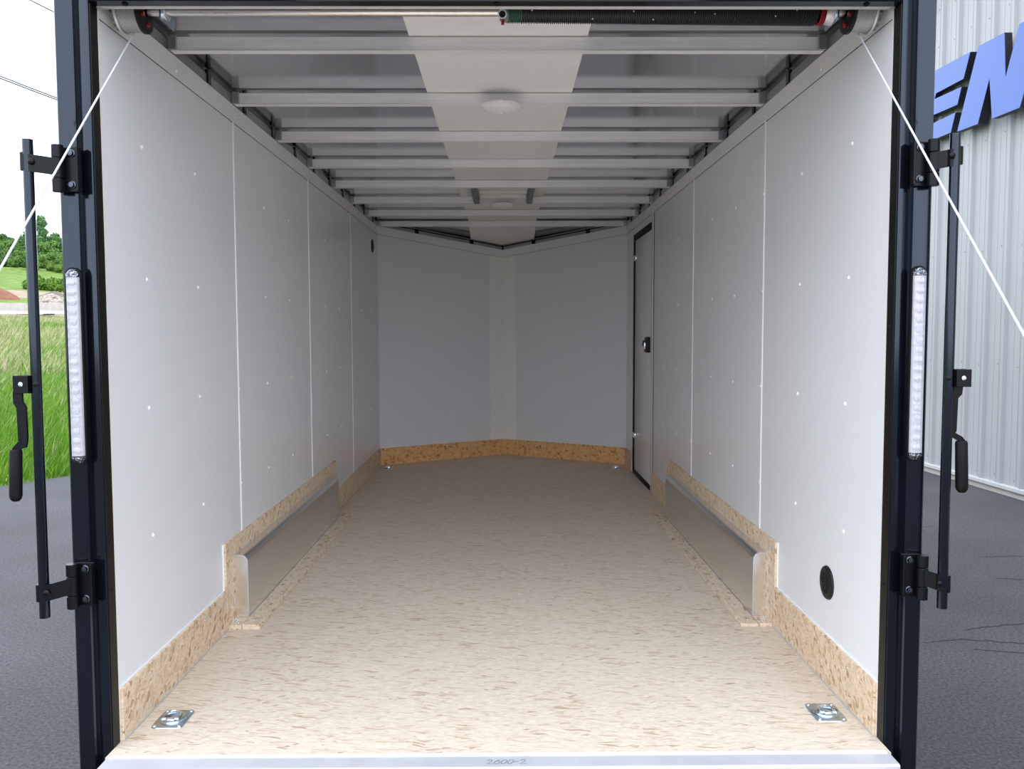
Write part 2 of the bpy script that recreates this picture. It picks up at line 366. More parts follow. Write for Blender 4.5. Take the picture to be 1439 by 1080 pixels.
def lathe(bm, origin, axis, prof, n=24):
    """prof: list of (along axis, radius)"""
    o = Vector(origin); d = Vector(axis).normalized(); u = d.orthogonal().normalized(); w = d.cross(u); rings = []
    for t, r in prof:
        if r < 1e-6: rings.append([bm.verts.new(o+d*t)])
        else: rings.append([bm.verts.new(o+d*t+(u*math.cos(2*PI*k/n)+w*math.sin(2*PI*k/n))*r) for k in range(n)])
    for a, b in zip(rings, rings[1:]):
        for k in range(n):
            k2 = (k+1) % n
            if len(a) == 1 and len(b) == 1: continue
            if len(a) == 1: bm.faces.new((a[0], b[k2], b[k]))
            elif len(b) == 1: bm.faces.new((a[k], a[k2], b[0]))
            else: bm.faces.new((a[k], a[k2], b[k2], b[k]))
    return bm
def share(src, name, parent, loc, rot=None):
    c = src.copy(); c.name = name; C.objects.link(c); c.parent = parent; c.location = Vector(loc)-wloc(parent)
    if rot is not None: c.rotation_euler = rot
    return c

# ================================================================== SETTING: the trailer body
H = 1.015           # inner half width
YC, YA = 4.716, 5.333   # nose corner, nose apex
ZC, ZCA = 1.887, 1.752  # lower edge of the cove at the side walls and at the apex
ZG = -0.5           # asphalt level

# floor deck
bm = B(); prism(bm, [(-1.0125, -0.09, 0), (1.0125, -0.09, 0), (1.0125, 0.004, 0), (H+0.02, 0.004, 0), (H+0.02, YC, 0), (0, YA+0.02, 0), (-H-0.02, YC, 0), (-H-0.02, 0.004, 0), (-1.0125, 0.004, 0)], (0, 0, -0.04))
floor = tag(obj('floor', bm, M_floor), 'pale strand board trailer floor running into the pointed nose', kind='structure')

def screw_mesh():
    bm = B(); lathe(bm, (0, 0, 0), (1, 0, 0), [(0, 0.0062), (0.0015, 0.006), (0.0035, 0.0038), (0.004, 0)], n=10)
    me = bpy.data.meshes.new('screw'); bmesh.ops.recalc_face_normals(bm, faces=bm.faces[:]); bm.to_mesh(me); bm.free(); me.materials.append(M_screw)
    me.polygons.foreach_set('use_smooth', [True]*len(me.polygons))
    return me
SCREW = screw_mesh()
def screw(parent, loc, rz, me=None, s=1.0, name='screw', rot=None):
    o = bpy.data.objects.new(name, me or SCREW); C.objects.link(o); o.parent = parent
    o.location = Vector(loc)-wloc(parent); o.rotation_euler = rot or (0, 0, rz); o.scale = (s, s, s)
    return o

def side_wall(name, sx, seams, yend, label):
    # outer skin and studs behind the liner
    bm = B(); box(bm, min(sx*1.09, sx*1.045), max(sx*1.09, sx*1.045), 0.03, YC, -0.12, 2.06)
    w = tag(obj(name, bm, M_blacksat, base=(sx*1.09, 0.03, -0.12)), label, kind='structure')
    ys = [0.0] + seams + [yend]
    for a, b in zip(ys, ys[1:]):
        bm = B(); box(bm, *sorted((sx*H, sx*1.04)), a+0.001, b-0.001, -0.02, 1.94)
        obj('wall_panel', bm, M_wall, w)
    for y in seams:
        bm = B()
        prism(bm, [(sx*(H+0.002), y-0.008, 0.1), (sx*(H-0.0025), y-0.006, 0.1), (sx*(H-0.0025), y+0.006, 0.1), (sx*(H+0.002), y+0.008, 0.1)], (0, 0, ZC-0.1+0.004))
        obj('seam_strip', bm, M_seam, w)
    # cove strip along the top, standing a little proud of the liner
    bm = B(); prism(bm, [(sx*(H+0.02), 0.004, ZC), (sx*(H-0.0018), 0.004, ZC), (sx*(H-0.005), 0.004, 1.951), (sx*(H+0.02), 0.004, 1.953)], (0, YC-0.004, 0))
    cv = obj('cove_strip', bm, M_cove, w)
    bm = B(); box(bm, *sorted((sx*(H-0.0012), sx*(H+0.01))), 0.004, YC-0.003, ZC-0.0017, ZC-0.0002)
    obj('shadow_line_strip', bm, M_rubber, w)  # black strip standing in for the shadow line under the cove
    return w
wall_left = side_wall('wall_left', -1, [1.071, 2.29, 3.509], YC, 'white panelled left trailer wall with vertical seam strips')
wall_right = side_wall('wall_right', 1, [1.065, 2.284], 3.455, 'white panelled right trailer wall with side door and round vent')
rnd = random.Random(4)
for i in range(12):
    y = 0.25+0.4055*i
    if y > 4.6: continue
    for z in (0.502, 0.873, 1.245, 1.62):
        if not (y > 4.3 and z > 1.5): screw(wall_left, (-H+(0.0025 if i in (2, 5, 8) else 0), y+rnd.uniform(-.008, .008), z+rnd.uniform(-.005, .005)), 0)
        if y < 3.3: screw(wall_right, (H-(0.0025 if i in (2, 5) else 0), y+rnd.uniform(-.008, .008), z+rnd.uniform(-.005, .005)), PI)
for y in (0.5, 1.07, 1.69, 2.29, 2.9, 3.5, 4.1):
    screw(wall_left, (-H+0.006, y, 1.905), 0); screw(wall_right, (H-0.006, y-0.02, 1.905), PI)
# right wall, strip between the side door and the nose corner, and above the door
bm = B(); box(bm, H, 1.04, 4.335, YC, -0.02, 1.94); obj('wall_panel', bm, M_wall, wall_right)
bm = B(); box(bm, H, 1.04, 3.455, 4.335, 1.835, 1.94); obj('wall_panel', bm, M_wall, wall_right)

# side door
DY0, DY1, DZ1 = 3.535, 4.315, 1.815
bm = B(); box(bm, H+0.001, 1.045, 3.553, 4.285, 0.032, 1.785, 0.003)
door = tag(obj('door_1', bm, M_wall, base=(H+0.001, 3.92, 0.0)), 'white side door with black seal and paddle latch near the nose', kind='structure')
bm = B(); box(bm, H-0.006, H+0.03, 4.287, 4.333, 0.0, 1.833, 0.003); obj('door_seal', bm, M_rubber, door)
bm = B(); box(bm, H-0.006, H+0.03, 3.545, 4.287, 1.788, 1.833, 0.003); obj('door_seal', bm, M_rubber, door)
bm = B(); box(bm, H-0.006, H+0.03, 3.545, 4.287, 0.0, 0.030, 0.003); obj('door_seal', bm, M_rubber, door)
bm = B(); box(bm, H-0.004, H+0.03, 3.534, 3.540, 0.0, 1.833); obj('door_seal', bm, M_rubber, door)
bm = B(); box(bm, H-0.006, H+0.03, 3.462, 3.533, 0.0, 1.885, 0.002); obj('door_frame', bm, M_cove, door)
bm = B(); box(bm, H-0.003, H+0.02, 3.456, 3.461, 0.0, 1.885); obj('door_seal', bm, M_rubber, door)
# latch
bm = B(); box(bm, H-0.024, H+0.002, 3.592, 3.690, 0.948, 1.055, 0.006)
lt = obj('latch_box', bm, M_plastic, door)
bm = B(); box(bm, H-0.034, H-0.022, 3.632, 3.650, 0.972, 1.020, 0.003); obj('latch_lever', bm, M_bolt, lt)
bm = B(); box(bm, H-0.033, H-0.021, 3.625, 3.662, 0.951, 0.970, 0.004); obj('release_tab', bm, M_red, lt)
bm = B(); box(bm, H-0.032, H-0.020, 3.700, 3.755, 1.012, 1.034, 0.005); bmesh.ops.rotate(bm, cent=(H, 3.70, 1.02), matrix=Matrix.Rotation(-0.45, 3, 'X'), verts=bm.verts[:])
obj('key', bm, M_blue_grip, door)
bm = B(); tube(bm, [(H-0.018, 3.74, 1.005), (H-0.012, 3.79, 0.985), (H-0.006, 3.84, 0.962)], 0.003, 6); obj('key_cord', bm, M_bolt, door)
for z in (0.885, 0.87): screw(door, (H+0.001, 3.66, z), PI, s=0.9)
for z in (0.30, 1.65):
    bm = B(); box(bm, H-0.012, H+0.003, 4.19, 4.29, z-0.02, z+0.02, 0.004); obj('hinge', bm, M_bolt, door)

# nose walls
def nose_wall(name, sx, label):
    A0 = Vector((sx*H, YC, 0)); A1 = Vector((0, YA, 0)); d = (A1-A0); n = Vector((-sx*abs(d.y), -abs(d.x), 0)).normalized()   # towards the room
    L = d.length; u = d.normalized()
    def zt(t, off=0.0): return ZC+(ZCA-ZC)*t/L+off
    t1 = L-0.128
    bm = B()
    p = [A0+u*-0.03, A0+u*(L+0.09)]
    prism(bm, [Vector((*(p[0]-n*0.03)[:2], -0.12)), Vector((*(p[1]-n*0.03)[:2], -0.12)), Vector((*(p[1]-n*0.03)[:2], zt(L, .125))), Vector((*(p[0]-n*0.03)[:2], zt(0, .16)))], -n*0.03)
    w = tag(obj(name, bm, M_blacksat, base=(*(A0-n*0.03)[:2], -0.12)), label, kind='structure')
    def quad(nm, ta, tb, z0f, z1f, thick, proud, mat):
        bm = B(); q = [(ta, z0f(ta)), (tb, z0f(tb)), (tb, z1f(tb)), (ta, z1f(ta))]
        prism(bm, [Vector((*(A0+u*t+n*proud)[:2], z)) for t, z in q], -n*thick)
        return obj(nm, bm, mat, w)
    quad('wall_panel', 0, t1, lambda t: 0, lambda t: zt(t, 0.02), 0.025, 0.0, M_wall)
    quad('corner_panel', t1-0.01, L, lambda t: 0, lambda t: zt(t, 0.02), 0.02, 0.0022, M_nose)
    quad('cove_strip', 0, L, lambda t: zt(t), lambda t: zt(t, 0.066), 0.02, 0.006, M_cove)
    quad('shadow_line_strip', 0, L, lambda t: zt(t, -0.001), lambda t: zt(t, 0.0003), 0.01, 0.0055, M_rubber)  # shadow line below the nose cove, put in as a black strip
    quad('top_rail', 0, L, lambda t: zt(t, 0.068), lambda t: zt(t, 0.095), 0.03, -0.012, M_rail)
    quad('top_rail', 0, L, lambda t: zt(t, 0.105), lambda t: zt(t, 0.112), 0.03, -0.005, M_rail)
    for t in (L*0.30, L*0.74):
        quad('stud_top', t-0.016, t+0.016, lambda t: zt(t, 0.066), lambda t: zt(t, 0.105), 0.02, -0.004, M_black)
    for t in (L*0.25, L*0.62):
        for z in (0.45, 1.05, 1.6): screw(w, A0+u*t+n*0.0+Vector((0, 0, z)), math.atan2(n.y, n.x), s=0.8)
    k = empty('baseboard_front_left' if sx < 0 else 'baseboard_front_right', (A0.x, A0.y, 0))
    tag(k, 'strand board kick strip along the %s half of the pointed nose' % ('left' if sx < 0 else 'right'), kind='structure')
    bm = B(); prism(bm, [Vector((*(A0+u*t+n*0.012)[:2], z)) for t, z in ((0.0, 0), (L-0.004, 0), (L-0.004, 0.139), (0.0, 0.139))], -n*0.014)
    obj('kick_board', bm, M_kick_front, k)
    return w
nose_wall('wall_front_left', -1, 'grey-white left half of the pointed nose wall under the sloping cove')
nose_wall('wall_front_right', 1, 'grey-white right half of the pointed nose wall beside the side door')

# kick boards
def kick(name, sx, boards, label):
    k = empty(name, (sx*H, 0, 0)); tag(k, label, kind='structure')
    for y0, y1, z1 in boards:
        bm = B(); box(bm, *sorted((sx*(H-0.011), sx*(H+0.002))), y0, y1, 0.0, z1, 0.0015, 1); obj('kick_board', bm, M_kick, k)
    for y in (0.18, 0.62, 0.87, 1.7, 2.5, 3.1):
        z = 0.115 if y < 0.8 or y > 2.9 else 0.285
        screw(k, (sx*(H-0.011), y, z), 0 if sx < 0 else PI, me=GSCREW, s=0.7)
    # pale edge of the liner cut above the boards
    bm = B(); box(bm, *sorted((sx*(H-0.004), sx*(H+0.002))), 0.0, boards[0][1], boards[0][2], boards[0][2]+0.005); obj('edge_bead', bm, M_seam, k)
    bm = B(); box(bm, *sorted((sx*(H-0.004), sx*(H+0.002))), boards[1][0]-0.006, boards[1][0], boards[0][2], boards[1][2]); obj('edge_bead', bm, M_seam, k)
    bm = B(); box(bm, *sorted((sx*(H-0.014), sx*(H-0.011))), 0.0, boards[1][0], 0.0, 0.0045); obj('caulk_line', bm, M_caulk, k)
    return k
GSCREW = SCREW.copy(); GSCREW.name = 'grey_screw'; GSCREW.materials.clear(); GSCREW.materials.append(M_zinc)
kick('baseboard_left', -1, [(0.0, 0.845, 0.142), (0.846, 2.88, 0.318), (2.881, YC, 0.139)], 'strand board kick boards along the foot of the left wall')
kick('baseboard_right', 1, [(0.0, 0.838, 0.148), (0.839, 2.90, 0.318), (2.901, 3.452, 0.141), (4.336, YC, 0.139)], 'strand board kick boards along the foot of the right wall')

# battens in front of the wheel boxes
for nm, sx, word in (('trim_1', -1, 'left'), ('trim_2', 1, 'right')):
    k = empty(nm, (sx*0.92, 0.85, 0)); tag(k, 'strand board batten on the floor beside the %s wheel box' % word, kind='structure')
    bm = B(); box(bm, *sorted((sx*0.886, sx*0.9525)), 0.85, 2.83, 0.0, 0.019 if sx < 0 else 0.012, 0.001, 1); obj('batten', bm, M_batten, k)
    bm = B(); box(bm, *sorted((sx*0.9545, sx*1.003)), 0.85, 0.932, 0.0, 0.017 if sx < 0 else 0.012, 0.001, 1); obj('batten', bm, M_batten, k)
    for x, y in ((0.925, 0.90), (0.935, 1.4), (0.935, 2.1), (0.975, 0.88), (0.985, 0.89)): screw(k, (sx*x, y, 0.019 if (sx < 0 and x < 0.95) else (0.017 if sx < 0 else 0.012)), 0, me=GSCREW, rot=(0, -PI/2, 0), s=0.8)

# ceiling: roof sheet, liner strip, bows, rails
bm = B()
NX, NY = 24, 48
gr = {}
for i in range(NX+1):
    for j in range(NY+1):
        x = -1.06+2.12*i/NX; y = 0.0+YC*j/NY
        gr[i, j] = bm.verts.new((x, y, 2.004))
for i in range(NX):
    for j in range(NY): bm.faces.new((gr[i, j], gr[i+1, j], gr[i+1, j+1], gr[i, j+1]))
prism(bm, [(-1.09, 0.0, 2.03), (1.09, 0.0, 2.03), (1.09, YC, 2.03), (-1.09, YC, 2.03)], (0, 0, 0.03))
ceiling = tag(obj('ceiling', bm, M_roof, base=(0, 0, 2.0)), 'galvanised metal trailer roof with cross bows and a white centre strip', kind='structure')
for sx in (-1, 1):
    bm = B()
    a = Vector((sx*1.06, YC-0.01, 2.004)); b_ = Vector((0, YC-0.01, 2.004)); c_ = Vector((0, YA+0.05, 1.868))
    prism(bm, [a, b_, c_], (0, 0, 0.03)); obj('nose_roof_sheet', bm, M_roof, ceiling)
bm = B(); box(bm, -0.275, 0.275, 0.0, YC, 1.9975, 2.0005); obj('centre_liner', bm, M_strip, ceiling)
bm = B(); zs = lambda y: 1.9995-(y-YC)*(0.136/(YA+0.05-YC))-0.006
prism(bm, [(-0.275, YC, zs(YC)), (0.275, YC, zs(YC)), (0.275, 5.19, zs(5.19)), (0, YA+0.03, zs(YA+0.03)), (-0.275, 5.19, zs(5.19))], (0, 0, 0.003)); obj('centre_liner', bm, M_strip, ceiling)
BOW = None
for i in range(8):
    y = 0.455+0.6096*i
    if BOW is None:
        # channel with a lip turned forward at the bottom
        bm = B(); prism(bm, [(-1.004, y, 1.9945), (-1.004, y, 1.9555), (-1.004, y-0.004, 1.953), (-1.004, y-0.004, 1.951), (-1.004, y+0.026, 1.951), (-1.004, y+0.026, 1.9945)], (2.008, 0, 0))
        BOW = obj('roof_bow', bm, M_bow, ceiling, base=(0, y, 1.96))
        BK = []
        for sx in (-1, 1):
            bm = B(); box(bm, *sorted((sx*0.985, sx*1.011)), y-0.012, y-0.004, 1.953, 1.997, 0.001, 1)
            BK.append(obj('bow_bracket', bm, M_rail, BOW))
    else:
        nb = share(BOW, 'roof_bow', ceiling, (0, y, 1.96))
        for q in BK:
            c = q.copy(); C.objects.link(c); c.parent = nb
for sx in (-1, 1):
    bm = B(); box(bm, *sorted((sx*1.014, sx*1.05)), 0.03, YC, 1.956, 1.985); obj('side_rail', bm, M_rail, ceiling)
    bm = B(); box(bm, *sorted((sx*1.03, sx*1.05)), 0.03, YC, 1.985, 2.003); obj('side_rail', bm, M_rail, ceiling)
    for i in range(10):
        y = 0.805+0.4064*i
        bm = B(); box(bm, *sorted((sx*1.008, sx*1.02)), y-0.014, y+0.014, 1.953, 2.0); obj('stud_top', bm, M_black, ceiling)

# ================================================================== REAR DOOR FRAME
fr = empty('rear_door_frame', (0, -0.02, -0.12))
tag(fr, 'black steel frame around the open rear doorway', 'door frame')
for sx in (-1, 1):
    prof = [(1.10, 0.06), (1.10, -0.046), (1.096, -0.050), (1.058, -0.050), (1.054, -0.047), (1.0515, -0.040), (1.049, -0.036), (1.022, -0.044), (1.0165, -0.044), (1.0155, -0.040), (1.0155, -0.002), (1.03, -0.001), (1.03, 0.028), (1.06, 0.03), (1.06, 0.06)]
    bm = B(); prism(bm, [(sx*x, y, -0.30) for x, y in prof], (0, 0, 2.52)); obj('post', bm, M_black, fr, angle=25)
    bm = B(); box(bm, *sorted((sx*1.0135, sx*1.0158)), -0.040, -0.002, -0.0, 1.908); obj('jamb_strip', bm, M_jamb, fr)
    bm = B(); box(bm, *sorted((sx*1.0125, sx*1.03)), -0.0018, 0.004, 0.0, 1.905); obj('jamb_seal', bm, M_cream, fr)
    for z in (1.82, 1.1, 0.42):
        screw(fr, (sx*1.0135, -0.022, z), 0 if sx < 0 else PI, me=None, s=0.8)
bm = B(); prism(bm, [(-1.015, -0.050, 1.914), (-1.015, -0.046, 1.910), (-1.015, -0.016, 1.909), (-1.015, -0.016, 2.0), (-1.015, 0.0, 2.03), (-1.015, -0.050, 2.12)], (2.03, 0, 0)); obj('header', bm, M_black, fr)
bm = B(); box(bm, -1.0, 1.0, -0.015, 0.0025, 1.9075, 1.93, 0.002); obj('header_seal', bm, M_seal, fr)
BSCREW = SCREW.copy(); BSCREW.name = 'black_screw'; BSCREW.materials.clear(); BSCREW.materials.append(M_rubber)
for x in (-0.93, 0.0, 0.93): screw(fr, (x, -0.03, 1.9095), 0, me=BSCREW, rot=(0, PI/2, 0), s=1.3)
for ch in fr.children:
    if ch.name.startswith('screw'): ch.data = BSCREW

# threshold
th = empty('threshold_plate', (0, -0.12, -0.04)); tag(th, 'bright aluminium sill plate along the rear edge of the floor', 'threshold')
bm = B(); prism(bm, [(-1.005, -0.088, 0.0025), (-1.005, -0.088, -0.02), (-1.005, -0.152, -0.10), (-1.005, -0.157, -0.10), (-1.005, -0.157, -0.002), (-1.005, -0.152, 0.0025)], (2.01, 0, 0)); obj('sill', bm, M_sill, th)
bm = B(); box(bm, -1.0, 1.0, -0.098, -0.084, 0.0005, 0.0045, 0.001, 1); obj('sealant_bead', bm, M_seam, th)
# handwriting in marker
def stroke(bm, pts, w=0.0007, z=0.0030):
    n = len(pts); L = []
    for i in range(n):
        a = Vector(pts[max(i-1, 0)]); b = Vector(pts[min(i+1, n-1)]); d = (b-a); d = Vector((-d.y, d.x)).normalized() if d.length > 0 else Vector((0, 1))
        p = Vector(pts[i]); L.append((bm.verts.new((p.x+d.x*w, p.y+d.y*w, z)), bm.verts.new((p.x-d.x*w, p.y-d.y*w, z))))
    for (a, b), (c, e) in zip(L, L[1:]): bm.faces.new((a, b, e, c))
def arc(cx, cy, rx, ry, a0, a1, n=14, sh=0.35):
    r = []
    for i in range(n+1):
        a = math.radians(a0+(a1-a0)*i/n); y = ry*math.sin(a); r.append((cx+rx*math.cos(a)+sh*y, cy+y))
    return r
bm = B()
def digit(ch, x, y0, w, h):
    cy = y0+h/2
    if ch == '2': stroke(bm, arc(x, y0+h*.7, w*.42, h*.3, 160, -40)+[(x-w*.45, y0), (x+w*.6, y0+h*.04)])
    if ch == '6': stroke(bm, [(x+w*.45, y0+h)]+arc(x, y0+h*.35, w*.45, h*.35, 150, 510))
    if ch == '0': stroke(bm, arc(x, cy, w*.45, h*.48, 60, 420))
    if ch == '-': stroke(bm, [(x-w*.4, cy), (x+w*.4, cy+h*.08)])
for ch, x in zip('2600-2', (-0.026, -0.007, 0.011, 0.028, 0.0425, 0.058)): digit(ch, x, -0.1385, 0.015, 0.021)
obj('handwriting', bm, M_ink, th, smooth=False)

# ================================================================== RAMP DOOR lying open behind the camera
rp = empty('ramp_door', (0, -0.17, -0.06)); tag(rp, 'lowered rear ramp door hinged at the sill', 'ramp')
bm = B(); prism(bm, [(-0.99, -0.175, -0.055), (-0.99, -2.02, -0.445), (-0.99, -2.03, -0.49), (-0.99, -0.175, -0.10)], (1.98, 0, 0)); obj('ramp_deck', bm, M_floor, rp)
for sx in (-1, 1):
    bm = B(); prism(bm, [(sx*0.99, -0.175, -0.05), (sx*0.99, -2.03, -0.44), (sx*0.99, -2.04, -0.495), (sx*0.99, -0.175, -0.105)], (sx*0.02, 0, 0)); obj('side_rail', bm, M_blacksat, rp)
    bm = B(); box(bm, *sorted((sx*0.955, sx*0.995)), -1.99, -1.93, -0.44, -0.38, 0.004); obj('cable_bracket', bm, M_blacksat, rp)

# ================================================================== WHEEL BOXES
for sx, word in ((-1, 'left'), (1, 'right')):
    w = empty('wheel_box_cover', (sx*0.98, 0.935, 0.0)); tag(w, 'brushed aluminium wheel box cover against the %s wall' % word, 'wheel box', 'aluminium wheel box covers')
    xo, xi, zt_ = 1.0035, 0.955, 0.254
    r = 0.026
    def prof(y, inset=0.0):
        p = [(sx*xo, y, 0.0), (sx*(xi+inset), y, 0.0)]
        for k in range(7):
            a = PI-0.5*PI*k/6
            p.append((sx*(xi+r-(r-inset)*math.cos(PI-a)), y, zt_-r+(r-inset)*math.sin(PI-a)))
        p.append((sx*xo, y, zt_-inset))
        return p
    bm = B(); P0 = prof(0.937); prism(bm, P0, (0, 2.682-0.937, 0)); obj('cover_shell', bm, M_alu, w, angle=40)
    bm = B(); P1 = prof(0.9348, 0.0012); prism(bm, P1, (0, 0.002, 0)); obj('end_plate', bm, M_alu_edge, w)
    # folded edges, their glint put in as pale beads
    bm = B(); tube(bm, [Vector(p) for p in P0[1:]], 0.0016, 5); obj('edge_bead', bm, M_sill, w)
    bm = B(); tube(bm, [(sx*xo, 0.937, zt_+0.0006), (sx*xo, 2.682, zt_+0.0006)], 0.0018, 5); obj('edge_bead', bm, M_sill, w)
    bm = B(); tube(bm, [(sx*(xi-0.0005), 0.937, 0.013 if sx > 0 else 0.020), (sx*(xi-0.0005), 2.682, 0.013 if sx > 0 else 0.020)], 0.0016, 5); obj('edge_bead', bm, M_sill, w)

# ================================================================== FLOOR TIE-DOWN RINGS
def ring(x, y, tilt, label):
    t = empty('tie_down_ring', (x, y, 0.0)); tag(t, label, 'tie-down', 'recessed tie-down rings at the floor corners')
    hw, hl, rc = 0.044, 0.0565, 0.011
    # rounded plate with a dished round cup in the middle
    bm = B(); n = 48; rings = []
    def sq(a, s):
        # rounded rectangle in direction a
        c, d = math.cos(a), math.sin(a); k = (abs(c)**8+abs(d)**8)**(-1/8)
        return (hw*s*c*k, hl*s*d*k)
    levels = [('q', 1.0, 0.0004), ('q', 0.985, 0.0026), ('q', 0.90, 0.0034), ('c', 0.0375, 0.0042), ('c', 0.036, 0.0085), ('c', 0.033, 0.0092), ('c', 0.029, 0.0072), ('c', 0.022, 0.0018), ('c', 0.014, 0.0008)]
    for kind, s, z in levels:
        rr = []
        for i in range(n):
            a = 2*PI*i/n
            px, py = sq(a, s) if kind == 'q' else (s*math.cos(a), s*math.sin(a))
            rr.append(bm.verts.new((x+px, y+py, z)))
        rings.append(rr)
    for a, b in zip(rings, rings[1:]):
        for i in range(n): bm.faces.new((a[i], a[(i+1) % n], b[(i+1) % n], b[i]))
    bm.faces.new(rings[-1])
    obj('plate', bm, M_zinc, t)
    bm = B()
    D = [(-0.022, -0.018), (0.022, -0.018)]+[(0.022*math.cos(a), -0.004+0.026*math.sin(a)) for a in [PI*k/10 for k in range(11)]]
    pts = [Vector((x+p, y+q, 0.0105+tilt*(q+0.018))) for p, q in D]; pts.append(pts[0])
    tube(bm, pts, 0.0042, 8); obj('ring', bm, M_zincring, t)
    bm = B(); box(bm, x-0.013, x+0.013, y-0.028, y-0.013, 0.002, 0.0150, 0.004); obj('ring_strap', bm, M_zincring, t)
    for px in (-1, 1):
        for py in (-1, 1): screw(t, (x+px*0.034, y+py*0.046, 0.003), 0, me=BOLT, rot=(0, -PI/2, 0), s=0.95, name='plate_screw')
BOLT = SCREW.copy(); BOLT.name = 'plate_screw'; BOLT.materials.clear(); BOLT.materials.append(M_bolt)
ring(-0.922, 0.125, 0.10, 'blue-grey zinc tie-down ring in the near left floor corner')
ring(0.930, 0.140, 0.02, 'blue-grey zinc tie-down ring in the near right floor corner')
ring(-0.925, 4.56, 0.05, 'small dark tie-down ring at the far left floor corner by the nose')
ring(0.905, 4.515, 0.05, 'small dark tie-down ring at the far right floor corner by the side door')

# ================================================================== WALL VENTS
def vent(loc, sx, r, label, slots=True):
    t = empty('wall_vent', loc); tag(t, label, 'vent')
    nx = -sx
    bm = B(); lathe(bm, loc, (nx, 0, 0), [(-0.003, r), (0.002, r), (0.006, r*0.96), (0.0075, r*0.88), (0.0075, r*0.62), (0.004, r*0.60), (0.004, 0)], n=36); obj('flange', bm, M_plastic, t)
    if slots:
        L = Vector(loc)
        for k in range(6):
            z = (k-2.5)*r*0.19; hwid = math.sqrt(max(0.0, (r*0.60)**2-z*z))
            for s in (-1, 1):
                a, b = r*0.07, hwid*0.98
                if b-a < 0.004: continue
                bm = B(); box(bm, *sorted((L.x+nx*0.0042, L.x+nx*0.0068)), *sorted((L.y+s*a, L.y+s*b)), L.z+z-r*0.04, L.z+z+r*0.04, 0.001, 1); obj('slat', bm, M_plastic, t)
            bm = B(); box(bm, *sorted((L.x+nx*0.0040, L.x+nx*0.0046)), L.y-hwid, L.y+hwid, L.z+z+r*0.045, L.z+z+r*0.15); obj('slot', bm, M_hole, t)
        bm = B(); box(bm, *sorted((L.x+nx*0.004, L.x+nx*0.0072)), L.y-r*0.06, L.y+r*0.06, L.z-r*0.6, L.z+r*0.6); obj('slat_rib', bm, M_plastic, t)
    else:
        bm = B(); lathe(bm, loc, (nx, 0, 0), [(0.0042, r*0.58), (0.005, r*0.5), (0.005, 0)], n=24); obj('slot', bm, M_hole, t)
vent((H, 0.364, 0.311), 1, 0.052, 'round black louvred vent low on the right wall near the doorway')
vent((-H, 4.44, 1.765), -1, 0.052, 'round black vent high on the left wall near the nose', False)

# ================================================================== CEILING LIGHTS AND ROOF VENT
for y, r, lab in ((1.071-0.005, 0.080, 'white dome ceiling light on the second roof bow from the doorway'), (3.51, 0.074, 'white dome ceiling light beside the roof vent')):
    t = empty('dome_light', (0.006, y, 1.951)); tag(t, lab, 'ceiling light', 'dome lights on the roof bows')
    bm = B(); lathe(bm, (0.006, y, 1.951), (0, 0, -1), [(0.0, r*0.9), (0.004, r), (0.010, r*0.99), (0.012, r*0.95)], n=40); obj('base_ring', bm, M_dome, t)
    bm = B(); lathe(bm, (0.006, y, 1.951), (0, 0, -1), [(0.010, r*0.95)]+[(0.010+0.022*math.sin(a), r*0.95*math.cos(a)) for a in [PI/2*k/8 for k in range(1, 8)]]+[(0.032, 0)], n=40); obj('lens', bm, M_dome, t)
    bm = B(); lathe(bm, (0.006, y, 1.951), (0, 0, -1), [(0.031, 0.006), (0.036, 0.005), (0.0365, 0)], n=12); obj('lens_screw', bm, M_dome, t)
    bm = B(); box(bm, 0.0, 0.012, y-r-0.003, y-r+0.01, 1.943, 1.951, 0.002); obj('switch', bm, M_dome, t)
vt = empty('roof_vent', (0.005, 3.2, 1.955)); tag(vt, 'square roof vent with dark side flanges in the white ceiling strip', 'roof vent')
y0, y1 = 2.925, 3.497
for x in (-0.185, 0.165):
    bm = B(); box(bm, x, x+0.035, y0, y1, 1.945, 1.953, 0.001, 1); box(bm, x+(0.032 if x < 0 else 0), x+(0.035 if x < 0 else 0.003), y0, y1, 1.951, 1.996); obj('side_flange', bm, M_ventgrey, vt)
for y in (y0, y1-0.006):
    bm = B(); box(bm, -0.15, 0.165, y, y+0.006, 1.955, 1.996); obj('end_flange', bm, M_dome, vt)
bm = B(); box(bm, -0.15, 0.165, y0+0.07, y1-0.07, 1.983, 1.989, 0.002, 1); obj('lid', bm, M_dome, vt)
for y in (3.02, 3.20, 3.38):
    bm = B(); box(bm, -0.145, 0.16, y-0.012, y+0.012, 1.966, 1.9835, 0.003, 1); obj('cross_bar', bm, M_dome, vt)

# ================================================================== TORSION SPRING, DRUMS, CABLES
SY, SZ = 0.075, 1.931
ts = empty('torsion_spring', (0, SY, SZ)); tag(ts, 'long black torsion spring on a steel shaft under the header', 'spring')
bm = B(); cyl(bm, (-0.915, SY, SZ), (0.915, SY, SZ), 0.0135, n=20); obj('shaft', bm, M_steel, ts)
def coil(nm, x0, x1, r0, r1, mat, pitch=0.0054, parent=ts):
    n = max(3, int((x1-x0)/pitch)); pr = []
    for i in range(n):
        r = r0+(r1-r0)*i/n
        for q, s in ((0.0, 0.88), (0.25, 1.0), (0.6, 1.0), (0.85, 0.88)): pr.append(((x0+pitch*(i+q)), r*s))
    bm = B(); lathe(bm, (0, SY, SZ), (1, 0, 0), pr, n=24); return obj(nm, bm, mat, parent, angle=60)
coil('spring_coil', 0.062, 0.845, 0.0310, 0.0370, M_spring)
coil('painted_coil', 0.028, 0.0665, 0.0308, 0.0308, M_green)
coil('painted_coil', 0.845, 0.859, 0.0365, 0.0365, M_red)
